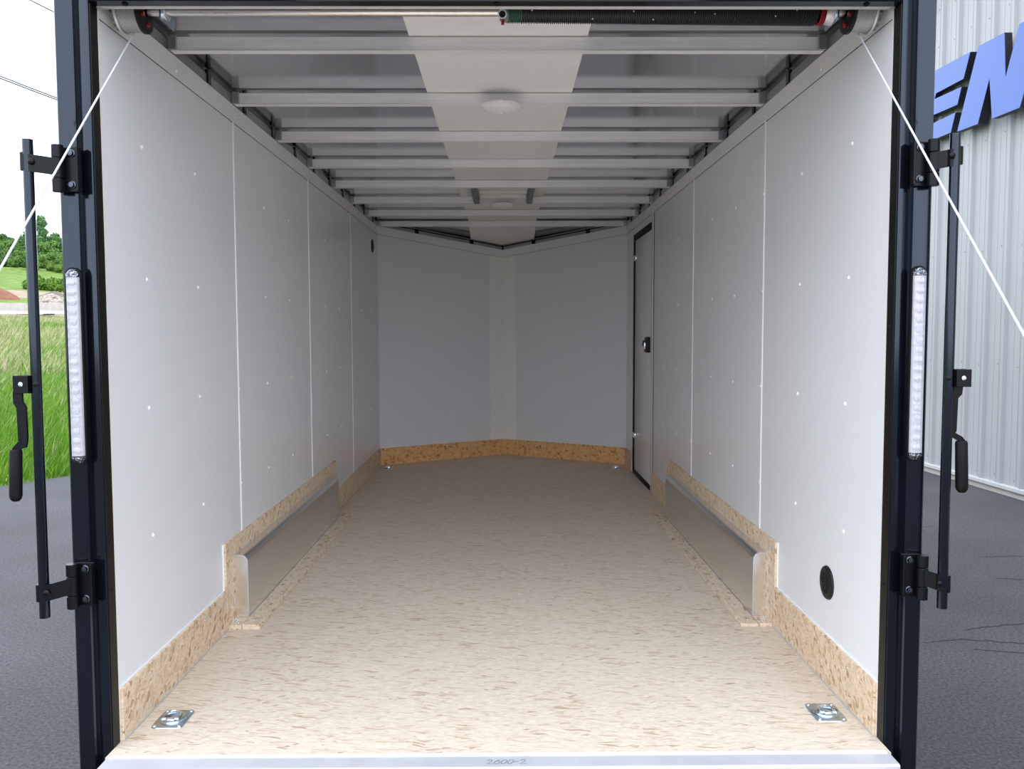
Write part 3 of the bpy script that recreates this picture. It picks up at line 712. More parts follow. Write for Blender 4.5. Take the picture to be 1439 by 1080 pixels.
bm = B(); lathe(bm, (0, SY, SZ), (1, 0, 0), [(0.006, 0.0136), (0.006, 0.024), (0.012, 0.027), (0.020, 0.027), (0.024, 0.030), (0.032, 0.029)], n=24); wc = obj('winding_cone', bm, M_ventgrey, ts)
bm = B(); lathe(bm, (0.013, SY-0.026, SZ-0.016), (0, -1, -0.5), [(0, 0.012), (0.012, 0.012), (0.012, 0.0065), (0.004, 0.006), (0.004, 0)], n=16); ws = obj('winding_socket', bm, M_drum, wc)
bm = B(); _d = Vector((0, -1, -0.5)).normalized(); _o = Vector((0.013, SY-0.026, SZ-0.016))+_d*0.0105; lathe(bm, _o, _d, [(0, 0.0085), (0.0022, 0.0085), (0.0022, 0)], n=16); obj('socket_hole', bm, M_hole, wc)
bm = B(); cyl(bm, (0.014, SY-0.030, SZ-0.034), (0.014, SY-0.033, SZ-0.046), 0.0042, n=10); obj('set_screw', bm, M_red, wc)
bm = B(); lathe(bm, (0, SY, SZ), (1, 0, 0), [(0.859, 0.0136), (0.859, 0.031), (0.876, 0.036), (0.882, 0.036), (0.884, 0.0136)], n=24); obj('end_cone', bm, M_drum, ts)
for sx in (-1, 1):
    xx = 0.888 if sx > 0 else 0.872
    bm = B(); box(bm, *sorted((sx*xx, sx*(xx+0.004))), SY-0.03, SY+0.065, SZ-0.03, 2.0, 0.001, 1); br = obj('bearing_bracket', bm, M_zinc, ts)
    bm = B(); lathe(bm, (sx*xx, SY, SZ), (-sx, 0, 0), [(0, 0.026), (0.006, 0.026), (0.010, 0.020), (0.010, 0.0137)], n=20); obj('bearing', bm, M_bolt, br)
# splashes of white paint on the coils
rnd = random.Random(9)
for k in range(14):
    x = 0.09+0.053*k; a = rnd.uniform(-0.5, 1.2); rr = 0.0305+0.004*(x-0.06)/0.78
    px = Vector((x, SY-rr*math.cos(a)*1.0, SZ-rr*math.sin(a)*1.0))
    bm = B(); bmesh.ops.create_icosphere(bm, subdivisions=1, radius=0.0026, matrix=Matrix.Translation(px)); obj('paint_mark', bm, M_whitepaint, ts)

for sx, word in ((-1, 'left'), (1, 'right')):
    t = empty('cable_drum', (sx*0.95, SY, SZ)); tag(t, 'grooved grey cable drum in the upper %s corner of the doorway' % word, 'cable drum', 'cable drums under the header')
    pr = []
    x0 = 0.930; n = 12; dx = 0.0042
    for i in range(n):
        for q, r in ((0.0, 0.0505), (0.3, 0.0530), (0.7, 0.0530), (1.0, 0.0505)): pr.append((x0+dx*(i+q), r))
    pr = [(x0, 0.018)]+pr+[(x0+dx*n, 0.018)]
    bm = B(); lathe(bm, (0, SY, SZ), (sx, 0, 0), pr, n=40); obj('grooved_drum', bm, M_drum, t)
    bm = B(); lathe(bm, (0, SY, SZ), (sx, 0, 0), [(0.922, 0.0137), (0.919, 0.03), (0.921, 0.050), (0.924, 0.0575), (0.931, 0.0575), (0.931, 0.02)], n=36); hub = obj('hub_plate', bm, M_plastic, t)
    bm = B(); lathe(bm, (0, SY, SZ), (sx, 0, 0), [(0.980, 0.02), (0.980, 0.0575), (0.984, 0.0585), (0.987, 0.057), (0.990, 0.050), (0.990, 0.0137)], n=36); obj('rim_flange', bm, M_drum, t)
    for k in range(16):
        a = 2*PI*k/16; c = Vector((sx*0.993, SY+0.047*math.cos(a), SZ+0.047*math.sin(a)))
        bm = B(); box(bm, c.x-0.005, c.x+0.005, c.y-0.004, c.y+0.004, c.z-0.003, c.z+0.003); obj('rim_tooth', bm, M_ventgrey, t)
    for a in (-0.55, -1.6):
        c = Vector((sx*0.919, SY-0.036*math.cos(a), SZ+0.036*math.sin(a)))
        bm = B(); cyl(bm, c+Vector((sx*0.002, 0, 0)), c-Vector((sx*0.005, 0, 0)), 0.0062, n=8); obj('set_screw', bm, M_red, hub)
    # cable, drum to the far end of the ramp
    a = Vector((sx*0.966, SY+0.040, SZ-0.0350)); e = Vector((sx*0.975, -1.955, -0.40))
    q = Vector((sx*0.97, -0.533 if sx < 0 else -0.658, 1.213 if sx < 0 else 1.08))
    d2 = (q-a).normalized(); e = a+d2*((-0.395-a.z)/d2.z)
    bm = B(); tube(bm, [a+(e-a)*k/8 for k in range(9)], 0.0024, 8)
    cb = obj('lift_cable', bm, M_cable, base=a); tag(cb, 'thin white lift cable running down from the %s drum' % word, 'cable', 'ramp lift cables')

# ================================================================== LOCK BARS ON THE REAR POSTS
def lockbar(sx, rx, dz, word, up):
    t = empty('lock_bar', (sx*rx, -0.1, 0.372+dz)); tag(t, 'black steel lock bar swung out beside the %s door post' % word, 'lock bar', 'lock bars on the rear posts')
    ry = -0.10
    def X(v): return sx*v
    bm = B(); cyl(bm, (X(rx), ry, 0.372+dz), (X(rx), ry, 1.560+dz), 0.0125, n=20); obj('bar', bm, M_black, t)
    for zc, flip in ((1.497+dz, 1), (0.447+dz, -1)):
        # plate on the post
        bm = B(); box(bm, *sorted((X(1.040), X(1.086))), -0.060, -0.051, zc-0.058, zc+0.054, 0.002, 1); box(bm, *sorted((X(1.040), X(1.045))), -0.074, -0.055, zc-0.056, zc+0.052, 0.001, 1)
        hg = obj('hinge_plate', bm, M_blacksat, t)
        for bz in (0.038, -0.040):
            bm = B(); lathe(bm, (X(1.062), -0.060, zc+bz), (0, -1, 0), [(0, 0.010), (0.002, 0.010), (0.003, 0.0075), (0.008, 0.0065), (0.0085, 0)], n=12); obj('bolt', bm, M_boltdark, hg)
        # knuckles
        for z0, z1 in ((0.024, 0.055), (-0.026, 0.022), (-0.060, -0.028)):
            bm = B(); lathe(bm, (X(1.088), -0.076, zc+z0), (0, 0, 1), [(0, 0), (0, 0.013), (0.001, 0.014), (z1-z0-0.001, 0.014), (z1-z0, 0.013), (z1-z0, 0)], n=20); obj('knuckle', bm, M_blacksat, t)
        # curved strap out to the bar
        bm = B(); n = 8; q = []
        x0, x1 = 1.088, rx+0.006
        for k in range(n+1):
            s = k/n; q.append((x0+(x1-x0)*s, -0.090-0.022*math.sin(PI*0.5*s), 0.006*s*flip*(1 if flip > 0 else 2.2)))
        for (a, b2, c1), (c, d, c2) in zip(q, q[1:]):
            for (za, zb) in ((-0.021, 0.021),):
                v = [bm.verts.new(p) for p in ((X(a), b2, zc+c1+za), (X(c), d, zc+c2+za), (X(c), d, zc+c2+zb), (X(a), b2, zc+c1+zb), (X(a), b2+0.005, zc+c1+za), (X(c), d+0.005, zc+c2+za), (X(c), d+0.005, zc+c2+zb), (X(a), b2+0.005, zc+c1+zb))]
                for f in ((0, 1, 2, 3), (4, 7, 6, 5), (0, 4, 5, 1), (3, 2, 6, 7), (1, 5, 6, 2), (0, 3, 7, 4)): bm.faces.new([v[i] for i in f])
        bmesh.ops.remove_doubles(bm, verts=bm.verts[:], dist=1e-5); ar = obj('strap_arm', bm, M_blacksat, t)
        # sleeve gripping the bar on its far side
        zs_ = zc+(0.010 if flip > 0 else -0.012)
        bm = B(); lathe(bm, (X(rx+0.009), ry+0.002, zs_-0.022), (0, 0, 1), [(0, 0), (0, 0.0105), (0.001, 0.0115), (0.043, 0.0115), (0.044, 0.0105), (0.044, 0)], n=16); obj('sleeve', bm, M_blacksat, ar)
        bm = B(); lathe(bm, (X(rx-0.014), ry-0.012, zc+0.008*flip), (0, -1, 0), [(0, 0.008), (0.004, 0.0075), (0.006, 0.004), (0.0062, 0)], n=12); obj('rivet', bm, M_blacksat, ar)
    # handle pivot bracket and handle
    hz = 0.962+dz*0.7
    x1, x2 = rx+0.008, rx+0.050
    bm = B(); box(bm, *sorted((X(x1), X(x2))), ry-0.016, ry-0.012, hz-0.022, hz+0.022, 0.001, 1); box(bm, *sorted((X(x1), X(x2))), ry+0.010, ry+0.014, hz-0.022, hz+0.022, 0.001, 1); box(bm, *sorted((X(x1), X(x1+0.005))), ry-0.016, ry+0.014, hz-0.022, hz+0.022, 0.001, 1)
    hb = obj('handle_bracket', bm, M_blacksat, t)
    bm = B(); lathe(bm, (X((x1+x2)/2+0.001), ry-0.016, hz), (0, -1, 0), [(0, 0.0062), (0.002, 0.006), (0.004, 0.004), (0.0042, 0)], n=14); obj('pivot_bolt', bm, M_bolt, hb)
    bm = B(); lathe(bm, (X(rx-0.006), ry-0.011, hz), (X(-0.5), -1, 0), [(0, 0.007), (0.006, 0.007), (0.0075, 0.004), (0.0076, 0)], n=12); obj('rivet', bm, M_blacksat, hb)
    if up:   # left handle path
        P = [(1.190, 0.945), (1.190, 0.918), (1.182, 0.904), (1.181, 0.825), (1.183, 0.812), (1.199, 0.803), (1.203, 0.790)]
        g0, g1 = (1.2005, 0.800), (1.2055, 0.672)
        off = rx-1.147
    else:
        P = [(1.150, 0.955), (1.148, 0.934), (1.138, 0.921), (1.136, 0.836), (1.140, 0.828), (1.158, 0.818), (1.163, 0.805)]
        g0, g1 = (1.162, 0.812), (1.167, 0.682)
        off = 0.0
    bm = B(); hw_ = 0.0115; prev = None; th_ = 0.0035
    for i, (px, pz) in enumerate(P):
        a = Vector(P[max(i-1, 0)]); b2 = Vector(P[min(i+1, len(P)-1)]); d = (b2-a).normalized(); nn = Vector((-d.y, d.x))
        # flat strap: broad across the picture, thin in depth
        sc_ = 1.0 if abs(d.y) > 0.75 else 0.6
        cur = []
        for s1 in (-1, 1):
            for s2 in (-1, 1): cur.append(bm.verts.new((X(px+off+nn.x*hw_*s1*sc_), ry-0.006+s2*th_, pz+nn.y*hw_*s1*sc_)))
        if prev:
            for f in ((0, 1), (1, 3), (3, 2), (2, 0)): bm.faces.new((prev[f[0]], prev[f[1]], cur[f[1]], cur[f[0]]))
        else: bm.faces.new((cur[0], cur[1], cur[3], cur[2]))
        prev = cur
    bm.faces.new((prev[0], prev[2], prev[3], prev[1]))
    hd = obj('handle', bm, M_blacksat, t)
    bm = B(); A = Vector((X(g0[0]+off), ry-0.006, g0[1])); E2 = Vector((X(g1[0]+off), ry-0.006, g1[1]))
    lathe(bm, A, E2-A, [(0, 0), (0, 0.0125), (0.004, 0.0145), (0.115, 0.0150), (0.124, 0.013), (0.130, 0.008), (0.131, 0)], n=20); obj('grip', bm, M_rubber, hd)
lockbar(-1, 1.147, 0.0, 'left', True)
lockbar(1, 1.128, 0.012, 'right', False)

# ================================================================== LED LIGHT BARS
for sx, word in ((-1, 'left'), (1, 'right')):
    z0, z1, xc = 0.755, 1.250, 1.0685
    t = empty('light_bar', (sx*xc, -0.05, z0)); tag(t, 'white LED light bar mounted on the %s rear post' % word, 'light bar', 'LED light bars on the rear posts')
    def stad(hw, za, zb, y):
        p = []
        for k in range(11): a = PI*k/10; p.append((sx*xc+hw*math.cos(a), y, zb-hw+hw*math.sin(a)))
        for k in range(11): a = PI+PI*k/10; p.append((sx*xc+hw*math.cos(a), y, za+hw+hw*math.sin(a)))
        return p
    bm = B(); prism(bm, stad(0.0205, z0-0.003, z1+0.003, -0.049), (0, -0.010, 0)); obj('housing', bm, M_rubber, t)
    # lens: long rounded bar
    bm = B(); pr = []
    for k in range(13):
        a = PI*k/12; pr.append((sx*xc+0.0165*math.cos(a), -0.057-0.015*math.sin(a)**0.7, z0+0.022))
    prism(bm, pr, (0, 0, z1-z0-0.044)); ln_ = obj('lens', bm, M_led, t, angle=50)
    for k in range(18):
        z = z0+0.036+k*0.0249
        bm = B(); lathe(bm, (sx*(xc-0.001), -0.0705, z), (0, -1, 0), [(0, 0.0100), (0.0014, 0.0085), (0.0020, 0.004), (0.0021, 0)], n=12); obj('diode_cell', bm, M_led, ln_)
    for za, up in ((z0+0.021, -1), (z1-0.021, 1)):
        bm = B(); rings = []
        for j in range(6):
            e = PI/2*j/5; zz = za+up*0.0205*math.sin(e); rr = math.cos(e)
            rings.append([bm.verts.new((sx*xc+0.0175*max(rr, 0.03)*math.cos(PI*k/12), -0.057-0.0165*max(rr, 0.03)*(math.sin(PI*k/12))**0.7, zz)) for k in range(13)])
        for a, b in zip(rings, rings[1:]):
            for k in range(12): bm.faces.new((a[k], a[k+1], b[k+1], b[k]))
        bm.faces.new(rings[0]); obj('end_cap', bm, M_cap, t)

# ================================================================== OUTSIDE: ground, bank, building
E0 = Vector((-5.27, 6.6)); ED = Vector((0.41, 0.65)).normalized(); EN = Vector((-ED.y, ED.x))   # edge of the asphalt, normal to the grass
PROF = [(-2, -0.62), (0.0, -0.52), (0.6, -0.47), (10.85, 0.19), (35.85, 1.77), (37.5, 1.72), (38, 1.55), (45.85, 2.34), (51, 2.5), (71, 3.3), (91, 4.7), (111, 7.0), (191, 15.9), (206, 16.3), (250, 24.0), (330, 33), (500, 36)]
def hz_(s):
    for (a, za), (b, zb) in zip(PROF, PROF[1:]):
        if s <= b: return za+(zb-za)*(s-a)/(b-a)
    return PROF[-1][1]
def edist(x, y): return (Vector((x, y))-E0).dot(EN)
# asphalt
bm = B()
a = E0-ED*60; b_ = E0+ED*60
prism(bm, [(a.x, a.y, ZG), (60, a.y, ZG), (60, b_.y, ZG), (b_.x, b_.y, ZG)], (0, 0, -0.15))
ground = tag(obj('ground_asphalt', bm, M_asphalt, base=(0, 0, ZG)), 'worn dark grey asphalt yard around the trailer', kind='structure')
rnd = random.Random(2)
for line in ([(2.141, 2.004), (2.349, 2.051), (2.502, 2.028), (2.656, 1.986), (2.9, 1.93)], [(2.442, 2.175), (2.603, 2.237), (2.836, 2.278), (3.1, 2.26)], [(2.346, 1.913), (2.459, 1.892), (2.58, 1.862), (2.8, 1.85)], [(3.158, 3.128), (3.339, 3.093), (3.6, 3.09)], [(3.346, 3.626), (3.592, 3.659), (3.7, 3.64)], [(3.2, 4.45), (3.395, 4.54), (3.591, 4.638)]):
    pts = []
    for (ax, ay), (bx, by) in zip(line, line[1:]):
        for k in range(6): pts.append((ax+(bx-ax)*k/6+rnd.uniform(-.004, .004), ay+(by-ay)*k/6+rnd.uniform(-.008, .008)))
    bm = B(); L = []
    for i, (px, py) in enumerate(pts):
        w = 0.0055*(1-abs(2*i/(len(pts)-1)-1)**3)+0.002*rnd.random()
        L.append((bm.verts.new((px, py-w, ZG+0.0015)), bm.verts.new((px, py+w, ZG+0.0015))))
    for (p, q), (r, s) in zip(L, L[1:]): bm.faces.new((p, r, s, q))
    obj('crack', bm, M_crack, ground, smooth=False)

# grass bank and hillside: one strip mesh following the profile
bm = B(); svals = []
for (a, _), (b, _) in zip(PROF, PROF[1:]):
    n = max(1, int((b-a)/4)); svals += [a+(b-a)*k/n for k in range(n)]
svals.append(PROF[-1][0]); tvals = [-60+10*k for k in range(0, 56)]
gv = {}
for i, s in enumerate(svals):
    for j, tt in enumerate(tvals):
        p = E0+EN*s+ED*tt
        zz = hz_(s)+(0.5*mnoise.noise(Vector((p.x*0.03, p.y*0.03, 0)))*min(1, max(0, (s-60)/60))*3)+(0.05*mnoise.noise(Vector((p.x*0.4, p.y*0.4, 3))) if 1 < s < 36 else 0)
        gv[i, j] = bm.verts.new((p.x, p.y, zz))
for i in range(len(svals)-1):
    for j in range(len(tvals)-1):
        f = bm.faces.new((gv[i, j], gv[i, j+1], gv[i+1, j+1], gv[i+1, j]))
        sm = (svals[i]+svals[i+1])/2
        f.material_index = 1 if (36 < sm < 56 or 96 < sm < 116) else 0
hill = tag(obj('ground_hillside', bm, [M_field, M_soilstrip], base=(-10, 15, 0)), 'green bank rising past bare soil to a wooded hillside', kind='structure')

# grass blades
rg = np.random.default_rng(5)
def grass(n, d0, d1, hmin, hmax, wid, pale, name, label):
    V = []; Fc = []; col = []
    d = d0+(d1-d0)*rg.random(n)**1.0
    k = -(0.44+0.26*rg.random(n))
    x = k*d+0.0166; y = d-2.2
    s = -(x-E0.x)*(-EN.x)+(y-E0.y)*EN.y
    s = (x-E0.x)*EN.x+(y-E0.y)*EN.y
    ok = (s > 0.05) & (s < 33.5); x, y, s, d = x[ok], y[ok], s[ok], d[ok]; n = len(x)
    z = np.array([hz_(v) for v in s])-0.03
    h = (hmin+(hmax-hmin)*rg.random(n))*np.clip(0.55+s*0.5, 0.3, 1.0); w = wid*(0.6+0.8*rg.random(n))*(d/18)**0.6
    an = rg.random(n)*2*PI; lean = h*(0.15+0.55*rg.random(n)); la = 0.3+rg.normal(0, 1.0, n)
    cx, cy = np.cos(an)*w, np.sin(an)*w; lx, ly = np.cos(la)*lean, np.sin(la)*lean
    pts = np.stack([np.stack([x-cx, y-cy, z], 1), np.stack([x+cx, y+cy, z], 1), np.stack([x+cx*0.7+lx*.4, y+cy*.7+ly*.4, z+h*.6], 1), np.stack([x-cx*0.7+lx*.4, y-cy*.7+ly*.4, z+h*.6], 1), np.stack([x+lx, y+ly, z+h], 1)], 1).reshape(-1, 3)
    base = np.arange(n)*5
    me = bpy.data.meshes.new(name)
    loops = np.stack([base, base+1, base+2, base+3, base+3, base+2, base+4], 1).reshape(-1)
    me.vertices.add(len(pts)); me.vertices.foreach_set('co', pts.astype(np.float32).reshape(-1))
    me.loops.add(len(loops)); me.loops.foreach_set('vertex_index', loops.astype(np.int32))
    ls = np.stack([np.arange(n)*7, np.arange(n)*7+4], 1).reshape(-1); me.polygons.add(2*n); me.polygons.foreach_set('loop_start', ls.astype(np.int32))
    me.update(calc_edges=True)
    g1 = np.array([0.075, 0.20, 0.010]); g2 = np.array([0.19, 0.36, 0.03]); pl = np.array([0.50, 0.46, 0.27])
    m = rg.random((n, 1)); c = g1+(g2-g1)*m
    patch = np.array([mnoise.noise(Vector((a*0.35, b*0.22, 1.0))) for a, b in zip(x, y)])
    far = np.clip((s-4)/10, 0, 1)
    pp = pale*(0.25+0.9*far)*np.clip(0.8+1.2*patch, 0.1, 1.6)
    is_p = rg.random(n) < pp
    c[is_p] = pl*(0.75+0.4*rg.random((is_p.sum(), 1)))
    ca = me.color_attributes.new('tone', 'FLOAT_COLOR', 'POINT')
    cc = np.ones((n, 5, 4)); cc[:, :, :3] = c[:, None, :]
    ca.data.foreach_set('color', cc.astype(np.float32).reshape(-1))
    me.validate()
    o = link(name, me, M_blade, base=(-8, 12, 0), smooth=False)
    return tag(o, label, 'grass', kind='stuff')
grass(70000, 8.8, 20, 0.10, 0.38, 0.006, 0.35, 'meadow_grass', 'short bright green grass on the bank beside the asphalt')
grass(70000, 18, 46, 0.25, 0.55, 0.009, 0.62, 'tall_meadow_grass', 'tall grass with pale seed heads higher up the bank')

# concrete barriers
def frompx(d, u, z):   # helper: place at depth d where the line of sight through column u passes
    return Vector((CAM.x+(u-709.5)/F_PX*d, CAM.y+d, z))
bar_prof = [(-0.30, 0), (0.30, 0), (0.30, 0.08), (0.16, 0.28), (0.09, 0.80), (-0.09, 0.80), (-0.16, 0.28), (-0.30, 0.08)]
def barrier(p0, p1, label):
    t = (p1-p0); L = t.length; u = t.normalized(); nrm = Vector((u.y, -u.x, 0))
    bm = B(); pts = [p0+nrm*a+Vector((0, 0, b)) for a, b in bar_prof]; prism(bm, pts, t)
    o = obj('concrete_barrier', bm, M_concrete, base=p0, smooth=False)
    for k in (0.25, 0.75):
        c = p0+t*k+nrm*0.299
        b2 = B(); box(b2, -0.35, 0.35, -0.012, 0.012, 0.0, 0.07); bmesh.ops.rotate(b2, cent=(0, 0, 0), matrix=Matrix.Rotation(math.atan2(u.y, u.x), 3, 'Z'), verts=b2.verts[:]); bmesh.ops.translate(b2, vec=c, verts=b2.verts[:])
        obj('drain_slot', b2, M_hole, o, smooth=False)
    tag(o, label, 'barrier', 'concrete barriers on the bank')
bx = [(-50, -0.12), (5, 0.0), (54, 0.05), (150, 0.1)]
names = ['leftmost pale concrete road barrier by the red soil mound', 'middle pale concrete road barrier seen behind the lock bar', 'rightmost pale concrete road barrier in front of the rubble']
for i in range(3):
    p0 = frompx(55, bx[i][0], 2.31+bx[i][1]*0.3); p1 = frompx(55, bx[i+1][0]-0.8, 2.31+bx[i+1][1]*0.3-0.02)
    barrier(p0, p1, names[i])
# low dark edge below the barriers
bm = B(); p0 = frompx(47.0, -60, 1.72); p1 = frompx(47.0, 87, 1.70)
rnd = random.Random(3)
kerb = empty('stone_kerb', p0); tag(kerb, 'row of low dark stones along the top of the grass bank', 'kerb')
bm.free()
for k in range(46):
    p = p0+(p1-p0)*k/46; w = (p1-p0).length/46
    bm = B(); box(bm, p.x, p.x+w*rnd.uniform(.7, .98), p.y-0.15, p.y+0.15, p.z-0.15, p.z+rnd.uniform(.22, .36), 0.03, 1); obj('stone', bm, M_greydirt, kerb, smooth=False)

def mound(name, c, rx, ry, h, mat, seed, label, cat):
    bm = B(); n = 40; m = 14; rings = []
    for j in range(m+1):
        f = j/m; rr = []
        for i in range(n):
            a = 2*PI*i/n
            x = rx*f*math.cos(a); y = ry*f*math.sin(a)
            z = h*(1-f**2.0)*(1+0.28*mnoise.noise(Vector((x*0.55+seed, y*0.55, seed))))+0.05*h*mnoise.noise(Vector((x*2, y*2, seed)))*(1-f)
            rr.append(bm.verts.new((c[0]+x, c[1]+y, c[2]+z-0.02)))
        rings.append(rr)
    for a, b in zip(rings, rings[1:]):
        for i in range(n): bm.faces.new((a[i], a[(i+1) % n], b[(i+1) % n], b[i]))
    return tag(obj(name, bm, mat, base=c, angle=180), label, cat)
def zat(p): return hz_(edist(p.x, p.y))
p = frompx(100, 10, 0); p.z = 4.45; mound('soil_mound', p, 2.7, 2.4, 1.95, M_dirt, 1.3, 'red-brown soil mound behind the barriers', 'soil mound')
p = frompx(104, 80, 0); p.z = 4.9; mound('soil_mound', p, 2.9, 2.0, 1.25, M_greydirt, 4.3, 'grey-brown soil mound behind the rubble heap', 'soil mound')
# rubble
p = frompx(97, 78, 0); p.z = 4.2
bm = B(); rnd = random.Random(8)
for k in range(420):
    a = rnd.uniform(0, 2*PI); f = math.sqrt(rnd.random()); x = 2.3*f*math.cos(a); y = 1.4*f*math.sin(a); z = 1.25*(1-f**1.4)+rnd.uniform(0, 0.12)
    s = rnd.uniform(0.12, 0.30)
    m = Matrix.Translation((p.x+x, p.y+y, p.z+z)) @ Matrix.Rotation(rnd.uniform(0, 6), 4, Vector((rnd.random(), rnd.random(), rnd.random()+.1)).normalized()) @ Matrix.Diagonal((s*rnd.uniform(.7, 1.8), s, s*rnd.uniform(.5, 1), 1))
    bmesh.ops.create_icosphere(bm, subdivisions=1, radius=1.0, matrix=m)
tag(obj('rubble_heap', bm, M_stone, base=p, smooth=False), 'heap of pale broken rubble behind the barriers', 'rubble', kind='stuff')

# trees on the hillside
def crown_mesh(name, lobes, n, size, c_dark, c_light, seed):
    r = np.random.default_rng(seed); P = []; Cc = []
    lob = np.array(lobes); wts = lob[:, 3]**2; wts = wts/wts.sum()
    idx = r.choice(len(lob), n, p=wts)
    d = r.normal(size=(n, 3)); d /= np.linalg.norm(d, axis=1)[:, None]
    rad = lob[idx, 3]*(0.78+0.42*r.random(n))
    c = lob[idx, :3]+d*rad[:, None]*np.array([1, 1, 0.85])
    t1 = np.cross(d+r.normal(scale=.5, size=(n, 3)), r.normal(size=(n, 3))); t1 /= np.linalg.norm(t1, axis=1)[:, None]
    t2 = np.cross(t1, d+r.normal(scale=.4, size=(n, 3))); t2 /= np.maximum(np.linalg.norm(t2, axis=1)[:, None], 1e-6)
    s = size*(0.6+0.8*r.random(n))[:, None]
    pts = np.stack([c-t1*s, c+t2*s*.7, c+t1*s, c-t2*s*.7], 1).reshape(-1, 3)
    # dense inner body so that the crown is not see-through
    bm = B()
    for x, y, z, q in lobes: bmesh.ops.create_icosphere(bm, subdivisions=2, radius=q*0.86, matrix=Matrix.Translation((x, y, z)) @ Matrix.Diagonal((1, 1, .85, 1)))
    iv = np.array([v.co[:] for v in bm.verts]); bm.verts.index_update(); itri = [[v.index for v in f.verts] for f in bm.faces]; bm.free()
    me = bpy.data.meshes.new(name)
    verts = np.concatenate([pts, iv]); faces = [[4*i, 4*i+1, 4*i+2, 4*i+3] for i in range(n)]+[[a+4*n for a in t] for t in itri]
    me.from_pydata(verts.tolist(), [], faces)
    m = r.random((n, 1)); col = np.array(c_dark)+(np.array(c_light)-np.array(c_dark))*m
    cc = np.ones((len(verts), 4)); cc[:4*n, :3] = np.repeat(col, 4, axis=0); cc[4*n:, :3] = (np.array(c_dark)+np.array(c_light))*0.42
    ca = me.color_attributes.new('tone', 'FLOAT_COLOR', 'POINT'); ca.data.foreach_set('color', cc.astype(np.float32).reshape(-1))
    me.materials.append(M_leaf)
    return me
def lobes_of(seed, w, h, n):
    r = random.Random(seed); L = [(0, 0, h*0.62, w*0.62)]
    for k in range(n):
        a = r.uniform(0, 2*PI); f = r.uniform(.35, .75); L.append((w*f*math.cos(a)*.8, w*f*math.sin(a)*.8, h*r.uniform(.35, .88), w*r.uniform(.28, .46)))
    return L
KINDS = [
    ('broad mid green tree', crown_mesh('crown', lobes_of(1, 3.6, 8.5, 12), 5200, 0.30, (0.035, 0.10, 0.018), (0.15, 0.26, 0.055), 1), 8.5),
    ('light yellow-green tree', crown_mesh('crown', lobes_of(2, 3.2, 7.5, 11), 4800, 0.28, (0.07, 0.15, 0.02), (0.22, 0.31, 0.065), 2), 7.5),
    ('dark green tree', crown_mesh('crown', lobes_of(3, 3.4, 9.5, 13), 5200, 0.30, (0.025, 0.08, 0.022), (0.10, 0.20, 0.05), 3), 9.5),
    ('tall slender pale green tree', crown_mesh('crown', [(0, 0, 5.0, 1.3), (0.5, 0, 6.8, 1.3), (-0.4, 0.2, 8.2, 1.2), (0.3, 0, 9.6, 1.25), (0.1, 0, 10.8, .9)], 1300, 0.28, (0.06, 0.14, 0.05), (0.14, 0.24, 0.09), 4), 11.0),
    ('round hedge bush', crown_mesh('crown', [(0, 0, .9, 1.15), (1.0, 0, .8, .95), (-1.0, .1, .7, .9), (.3, .3, 1.4, .8)], 1400, 0.17, (0.05, 0.12, 0.015), (0.17, 0.28, 0.035), 5), 2.0),
]
bm = B(); tube(bm, [(0, 0, -0.6), (0.05, 0, 2), (0, 0.05, 5.5)], [0.28, 0.22, 0.1], 7)
TRUNK = bpy.data.meshes.new('trunk'); bm.to_mesh(TRUNK); bm.free(); TRUNK.materials.append(M_bark)
rnd = random.Random(12)
ORD = ['first', 'second', 'third', 'fourth', 'fifth', 'sixth', 'seventh', 'eighth', 'ninth', 'tenth', 'eleventh', 'twelfth', 'thirteenth']
def tree(kind, u, d, sc, label, cat='tree', trunk=True, dz=0.0):
    p = frompx(d, u, 0); p.z = zat(p)+dz
    t = empty('hillside_tree' if cat == 'tree' else 'hedge_bush', p); tag(t, label, cat, 'trees on the hillside' if cat == 'tree' else 'hedge bushes below the wood')
    o = bpy.data.objects.new('crown', KINDS[kind][1]); C.objects.link(o); o.parent = t; o.scale = (sc, sc, sc); o.rotation_euler = (0, 0, rnd.uniform(0, 6))
    if trunk:
        q = bpy.data.objects.new('trunk', TRUNK); C.objects.link(q); q.parent = t; q.scale = (sc, sc, sc*min(1.0, KINDS[kind][2]/8.5))
rows = [(199, 0.42, 'edge of the wood', 0, 13), (208, 0.62, 'foot of the wood', -4, 11), (219, 0.72, 'lower slope', 6, 11), (232, 0.80, 'middle slope', -8, 11), (247, 0.85, 'upper slope', 2, 11), (262, 0.88, 'skyline', 10, 11)]
for ri, (d, sc, where, shift, nn) in enumerate(rows):
    for k in range(nn):
        u = -45+shift+(15 if nn == 13 else 17.5)*k+rnd.uniform(-4, 4); kind = rnd.choice([0, 0, 1, 2, 1, 2]); q = sc*rnd.uniform(.85, 1.15)
        tree(kind, u, d+rnd.uniform(-3, 3), q, '%s, %s from left along the %s' % (KINDS[kind][0], ORD[k], where), dz=-0.8)
tree(3, 67, 250, 1.05, 'tall slender pale green tree standing above the skyline of the wood', dz=1.5)
for k, (u, d, sc) in enumerate(((58, 128, 1.12), (77, 129, 1.0), (94, 128, 1.0))):
    tree(4, u, d, sc, 'rounded bright hedge bush, %s from the left beside the light bar' % ORD[k], 'bush', False, dz=-0.25)

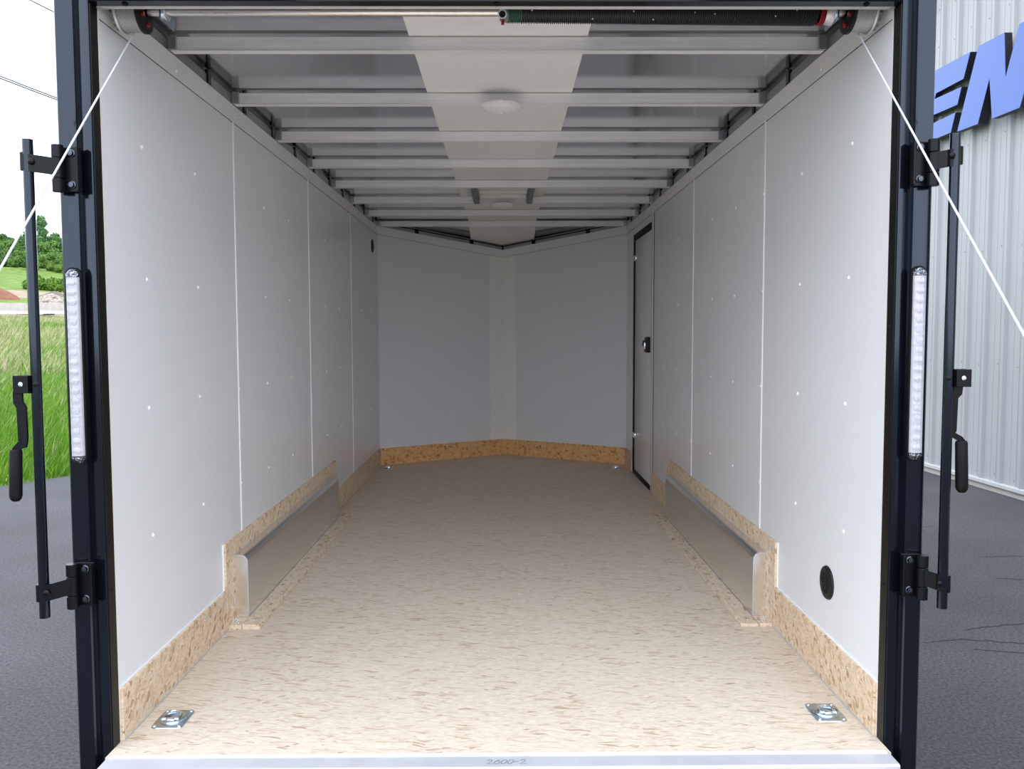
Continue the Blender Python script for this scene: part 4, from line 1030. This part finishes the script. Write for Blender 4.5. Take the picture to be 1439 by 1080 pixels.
# overhead wires
for (ua, va, ub, vb, lab) in ((42, 0, 82, 20, 'uppermost thin overhead wire against the white sky'), (0, 107, 83, 139, 'upper wire of the close pair crossing the sky'), (0, 110, 83, 141.5, 'lower wire of the close pair crossing the sky')):
    def wp(u, v):
        y = (540-v)/F_PX; x = (u-719.5)/F_PX; d = _R*x+_U*y+_F; k = (30-CAM.y)/d.y; return CAM+d*k
    a, b = wp(ua, va), wp(ub, vb); e = (b-a).normalized(); sp_ = 14
    bm = B(); pts = []
    for k in range(25):
        s = -sp_+2*sp_*k/24; q = (a+b)/2+e*s; q.z += 0.0035*s*s; pts.append(q)
    tube(bm, pts, 0.025, 6); o = obj('overhead_wire', bm, M_wire, base=pts[12]); tag(o, lab, 'wire', 'overhead wires')

# steel building on the right
WX = 4.92
bd = empty('steel_building', (WX, 5, ZG)); tag(bd, 'white ribbed steel building to the right of the trailer', 'building')
def panel_mesh():
    bm = B(); pr = []
    for k in range(3):
        y = 0.3048*k
        pr += [(0.0, y), (0.0, y+0.020), (-0.030, y+0.034), (-0.030, y+0.060), (0.0, y+0.074)]
        for q in (0.125, 0.215): pr += [(0.0, y+q), (-0.005, y+q+0.006), (-0.005, y+q+0.020), (0.0, y+q+0.026)]
    pr.append((0.0, 0.9144))
    a = [bm.verts.new((x, y, 0)) for x, y in pr]; b = [bm.verts.new((x, y, 5.9)) for x, y in pr]
    a2 = [bm.verts.new((0.02, y, 0)) for x, y in (pr[0], pr[-1])]; b2 = [bm.verts.new((0.02, y, 5.9)) for x, y in (pr[0], pr[-1])]
    for i in range(len(pr)-1): bm.faces.new((a[i], a[i+1], b[i+1], b[i]))
    bm.faces.new((a[-1], a2[1], b2[1], b[-1])); bm.faces.new((a2[1], a2[0], b2[0], b2[1])); bm.faces.new((a2[0], a[0], b[0], b2[0]))
    bmesh.ops.recalc_face_normals(bm, faces=bm.faces[:])
    me = bpy.data.meshes.new('siding_panel'); bm.to_mesh(me); bm.free(); me.materials.append(M_siding); return me
PM = panel_mesh()
WROT = math.atan2(4.896-4.817, 7.397-5.616)   # the wall turns slightly towards the trailer at its far end
for k in range(20):
    o = bpy.data.objects.new('siding_panel', PM); C.objects.link(o); o.parent = bd
    o.location = (0, 0.9144*(k-10), 0.10)
bm = B(); box(bm, WX-0.045, WX+0.03, -4.2, 14.2, ZG+0.06, ZG+0.105, 0.006, 1); obj('base_flashing', bm, M_sidingtrim, bd)
bm = B(); box(bm, WX-0.01, WX+0.2, -4.2, 14.2, ZG-0.1, ZG+0.06); obj('foundation', bm, M_concrete, bd)
bm = B(); box(bm, WX+0.03, WX+8, -4.2, 14.2, ZG, 5.35); obj('building_core', bm, M_siding, bd)
bm = B(); box(bm, WX-0.25, WX+8.2, -4.4, 14.4, 5.38, 5.55, 0.02, 1); obj('roof_edge', bm, M_sidingtrim, bd)
DSCREW = SCREW.copy(); DSCREW.name = 'siding_screw'; DSCREW.materials.clear(); DSCREW.materials.append(M_ventgrey)
for j, z in enumerate((-0.34, 0.75, 1.9, 3.0, 4.2, 4.6)):
    for k in range(9):
        screw(bd, (WX-0.001, 5.05+0.3048*k+0.1, z+0.02*(k % 2)), PI, me=DSCREW, s=1.6, name='siding_screw')
bm = B(); tube(bm, [(WX-0.02, 7.55, 4.66), (WX-0.12, 7.48, 4.70), (WX-0.15, 7.38, 4.745), (WX-0.12, 7.26, 4.77), (WX-0.02, 7.2, 4.77)], 0.014, 8); obj('conduit', bm, M_bolt, bd)
bd.rotation_euler = (0, 0, WROT)
# sign letters standing off the wall
def letter(nm, outline, label):
    t = empty('sign_letter', (4.78, sum(p[0] for p in outline)/len(outline), 3.13)); tag(t, label, 'sign letter', 'blue sign letters on the building')
    bm = B(); prism(bm, [(4.705, y, z) for y, z in outline], (0.07, 0, 0)); obj('letter_return', bm, M_letterside, t, smooth=False)
    bm = B(); prism(bm, [(4.700, y, z) for y, z in outline], (0.0048, 0, 0)); obj('letter_face', bm, M_letterface, t, smooth=False)
def shear(p, y0): return (y0-p[0]-0.47*(p[1]-3.13)*0.0, p[1])
zb, zt3 = 3.13, 3.89
SL = (6.429-6.756)/(3.894-3.171)      # italic slant: y falls as z rises
def sl(y, z): return (y+SL*(z-zb), z)
E_ = [sl(6.775, zb+0.04), sl(6.775, 3.356), sl(7.40, 3.356), sl(7.40, 3.45), sl(6.775, 3.427), sl(6.775, 3.587), sl(7.335, 3.612), sl(7.325, 3.665), sl(6.775, 3.658), sl(6.765, zt3), sl(7.60, zt3+0.03), sl(7.60, zb+0.06)]
N_ = [(6.629, 3.149), (6.276, 3.895), (5.841, 3.878), (5.801, 3.452), (5.611, 3.872), (5.20, 3.868), (5.564, 3.116), (6.002, 3.126), (6.066, 3.524), (6.247, 3.136)]
letter('E', E_, 'blue slanted letter E on the building wall, half hidden by the door post')
letter('N', N_, 'blue slanted letter N on the building wall at the right picture edge')
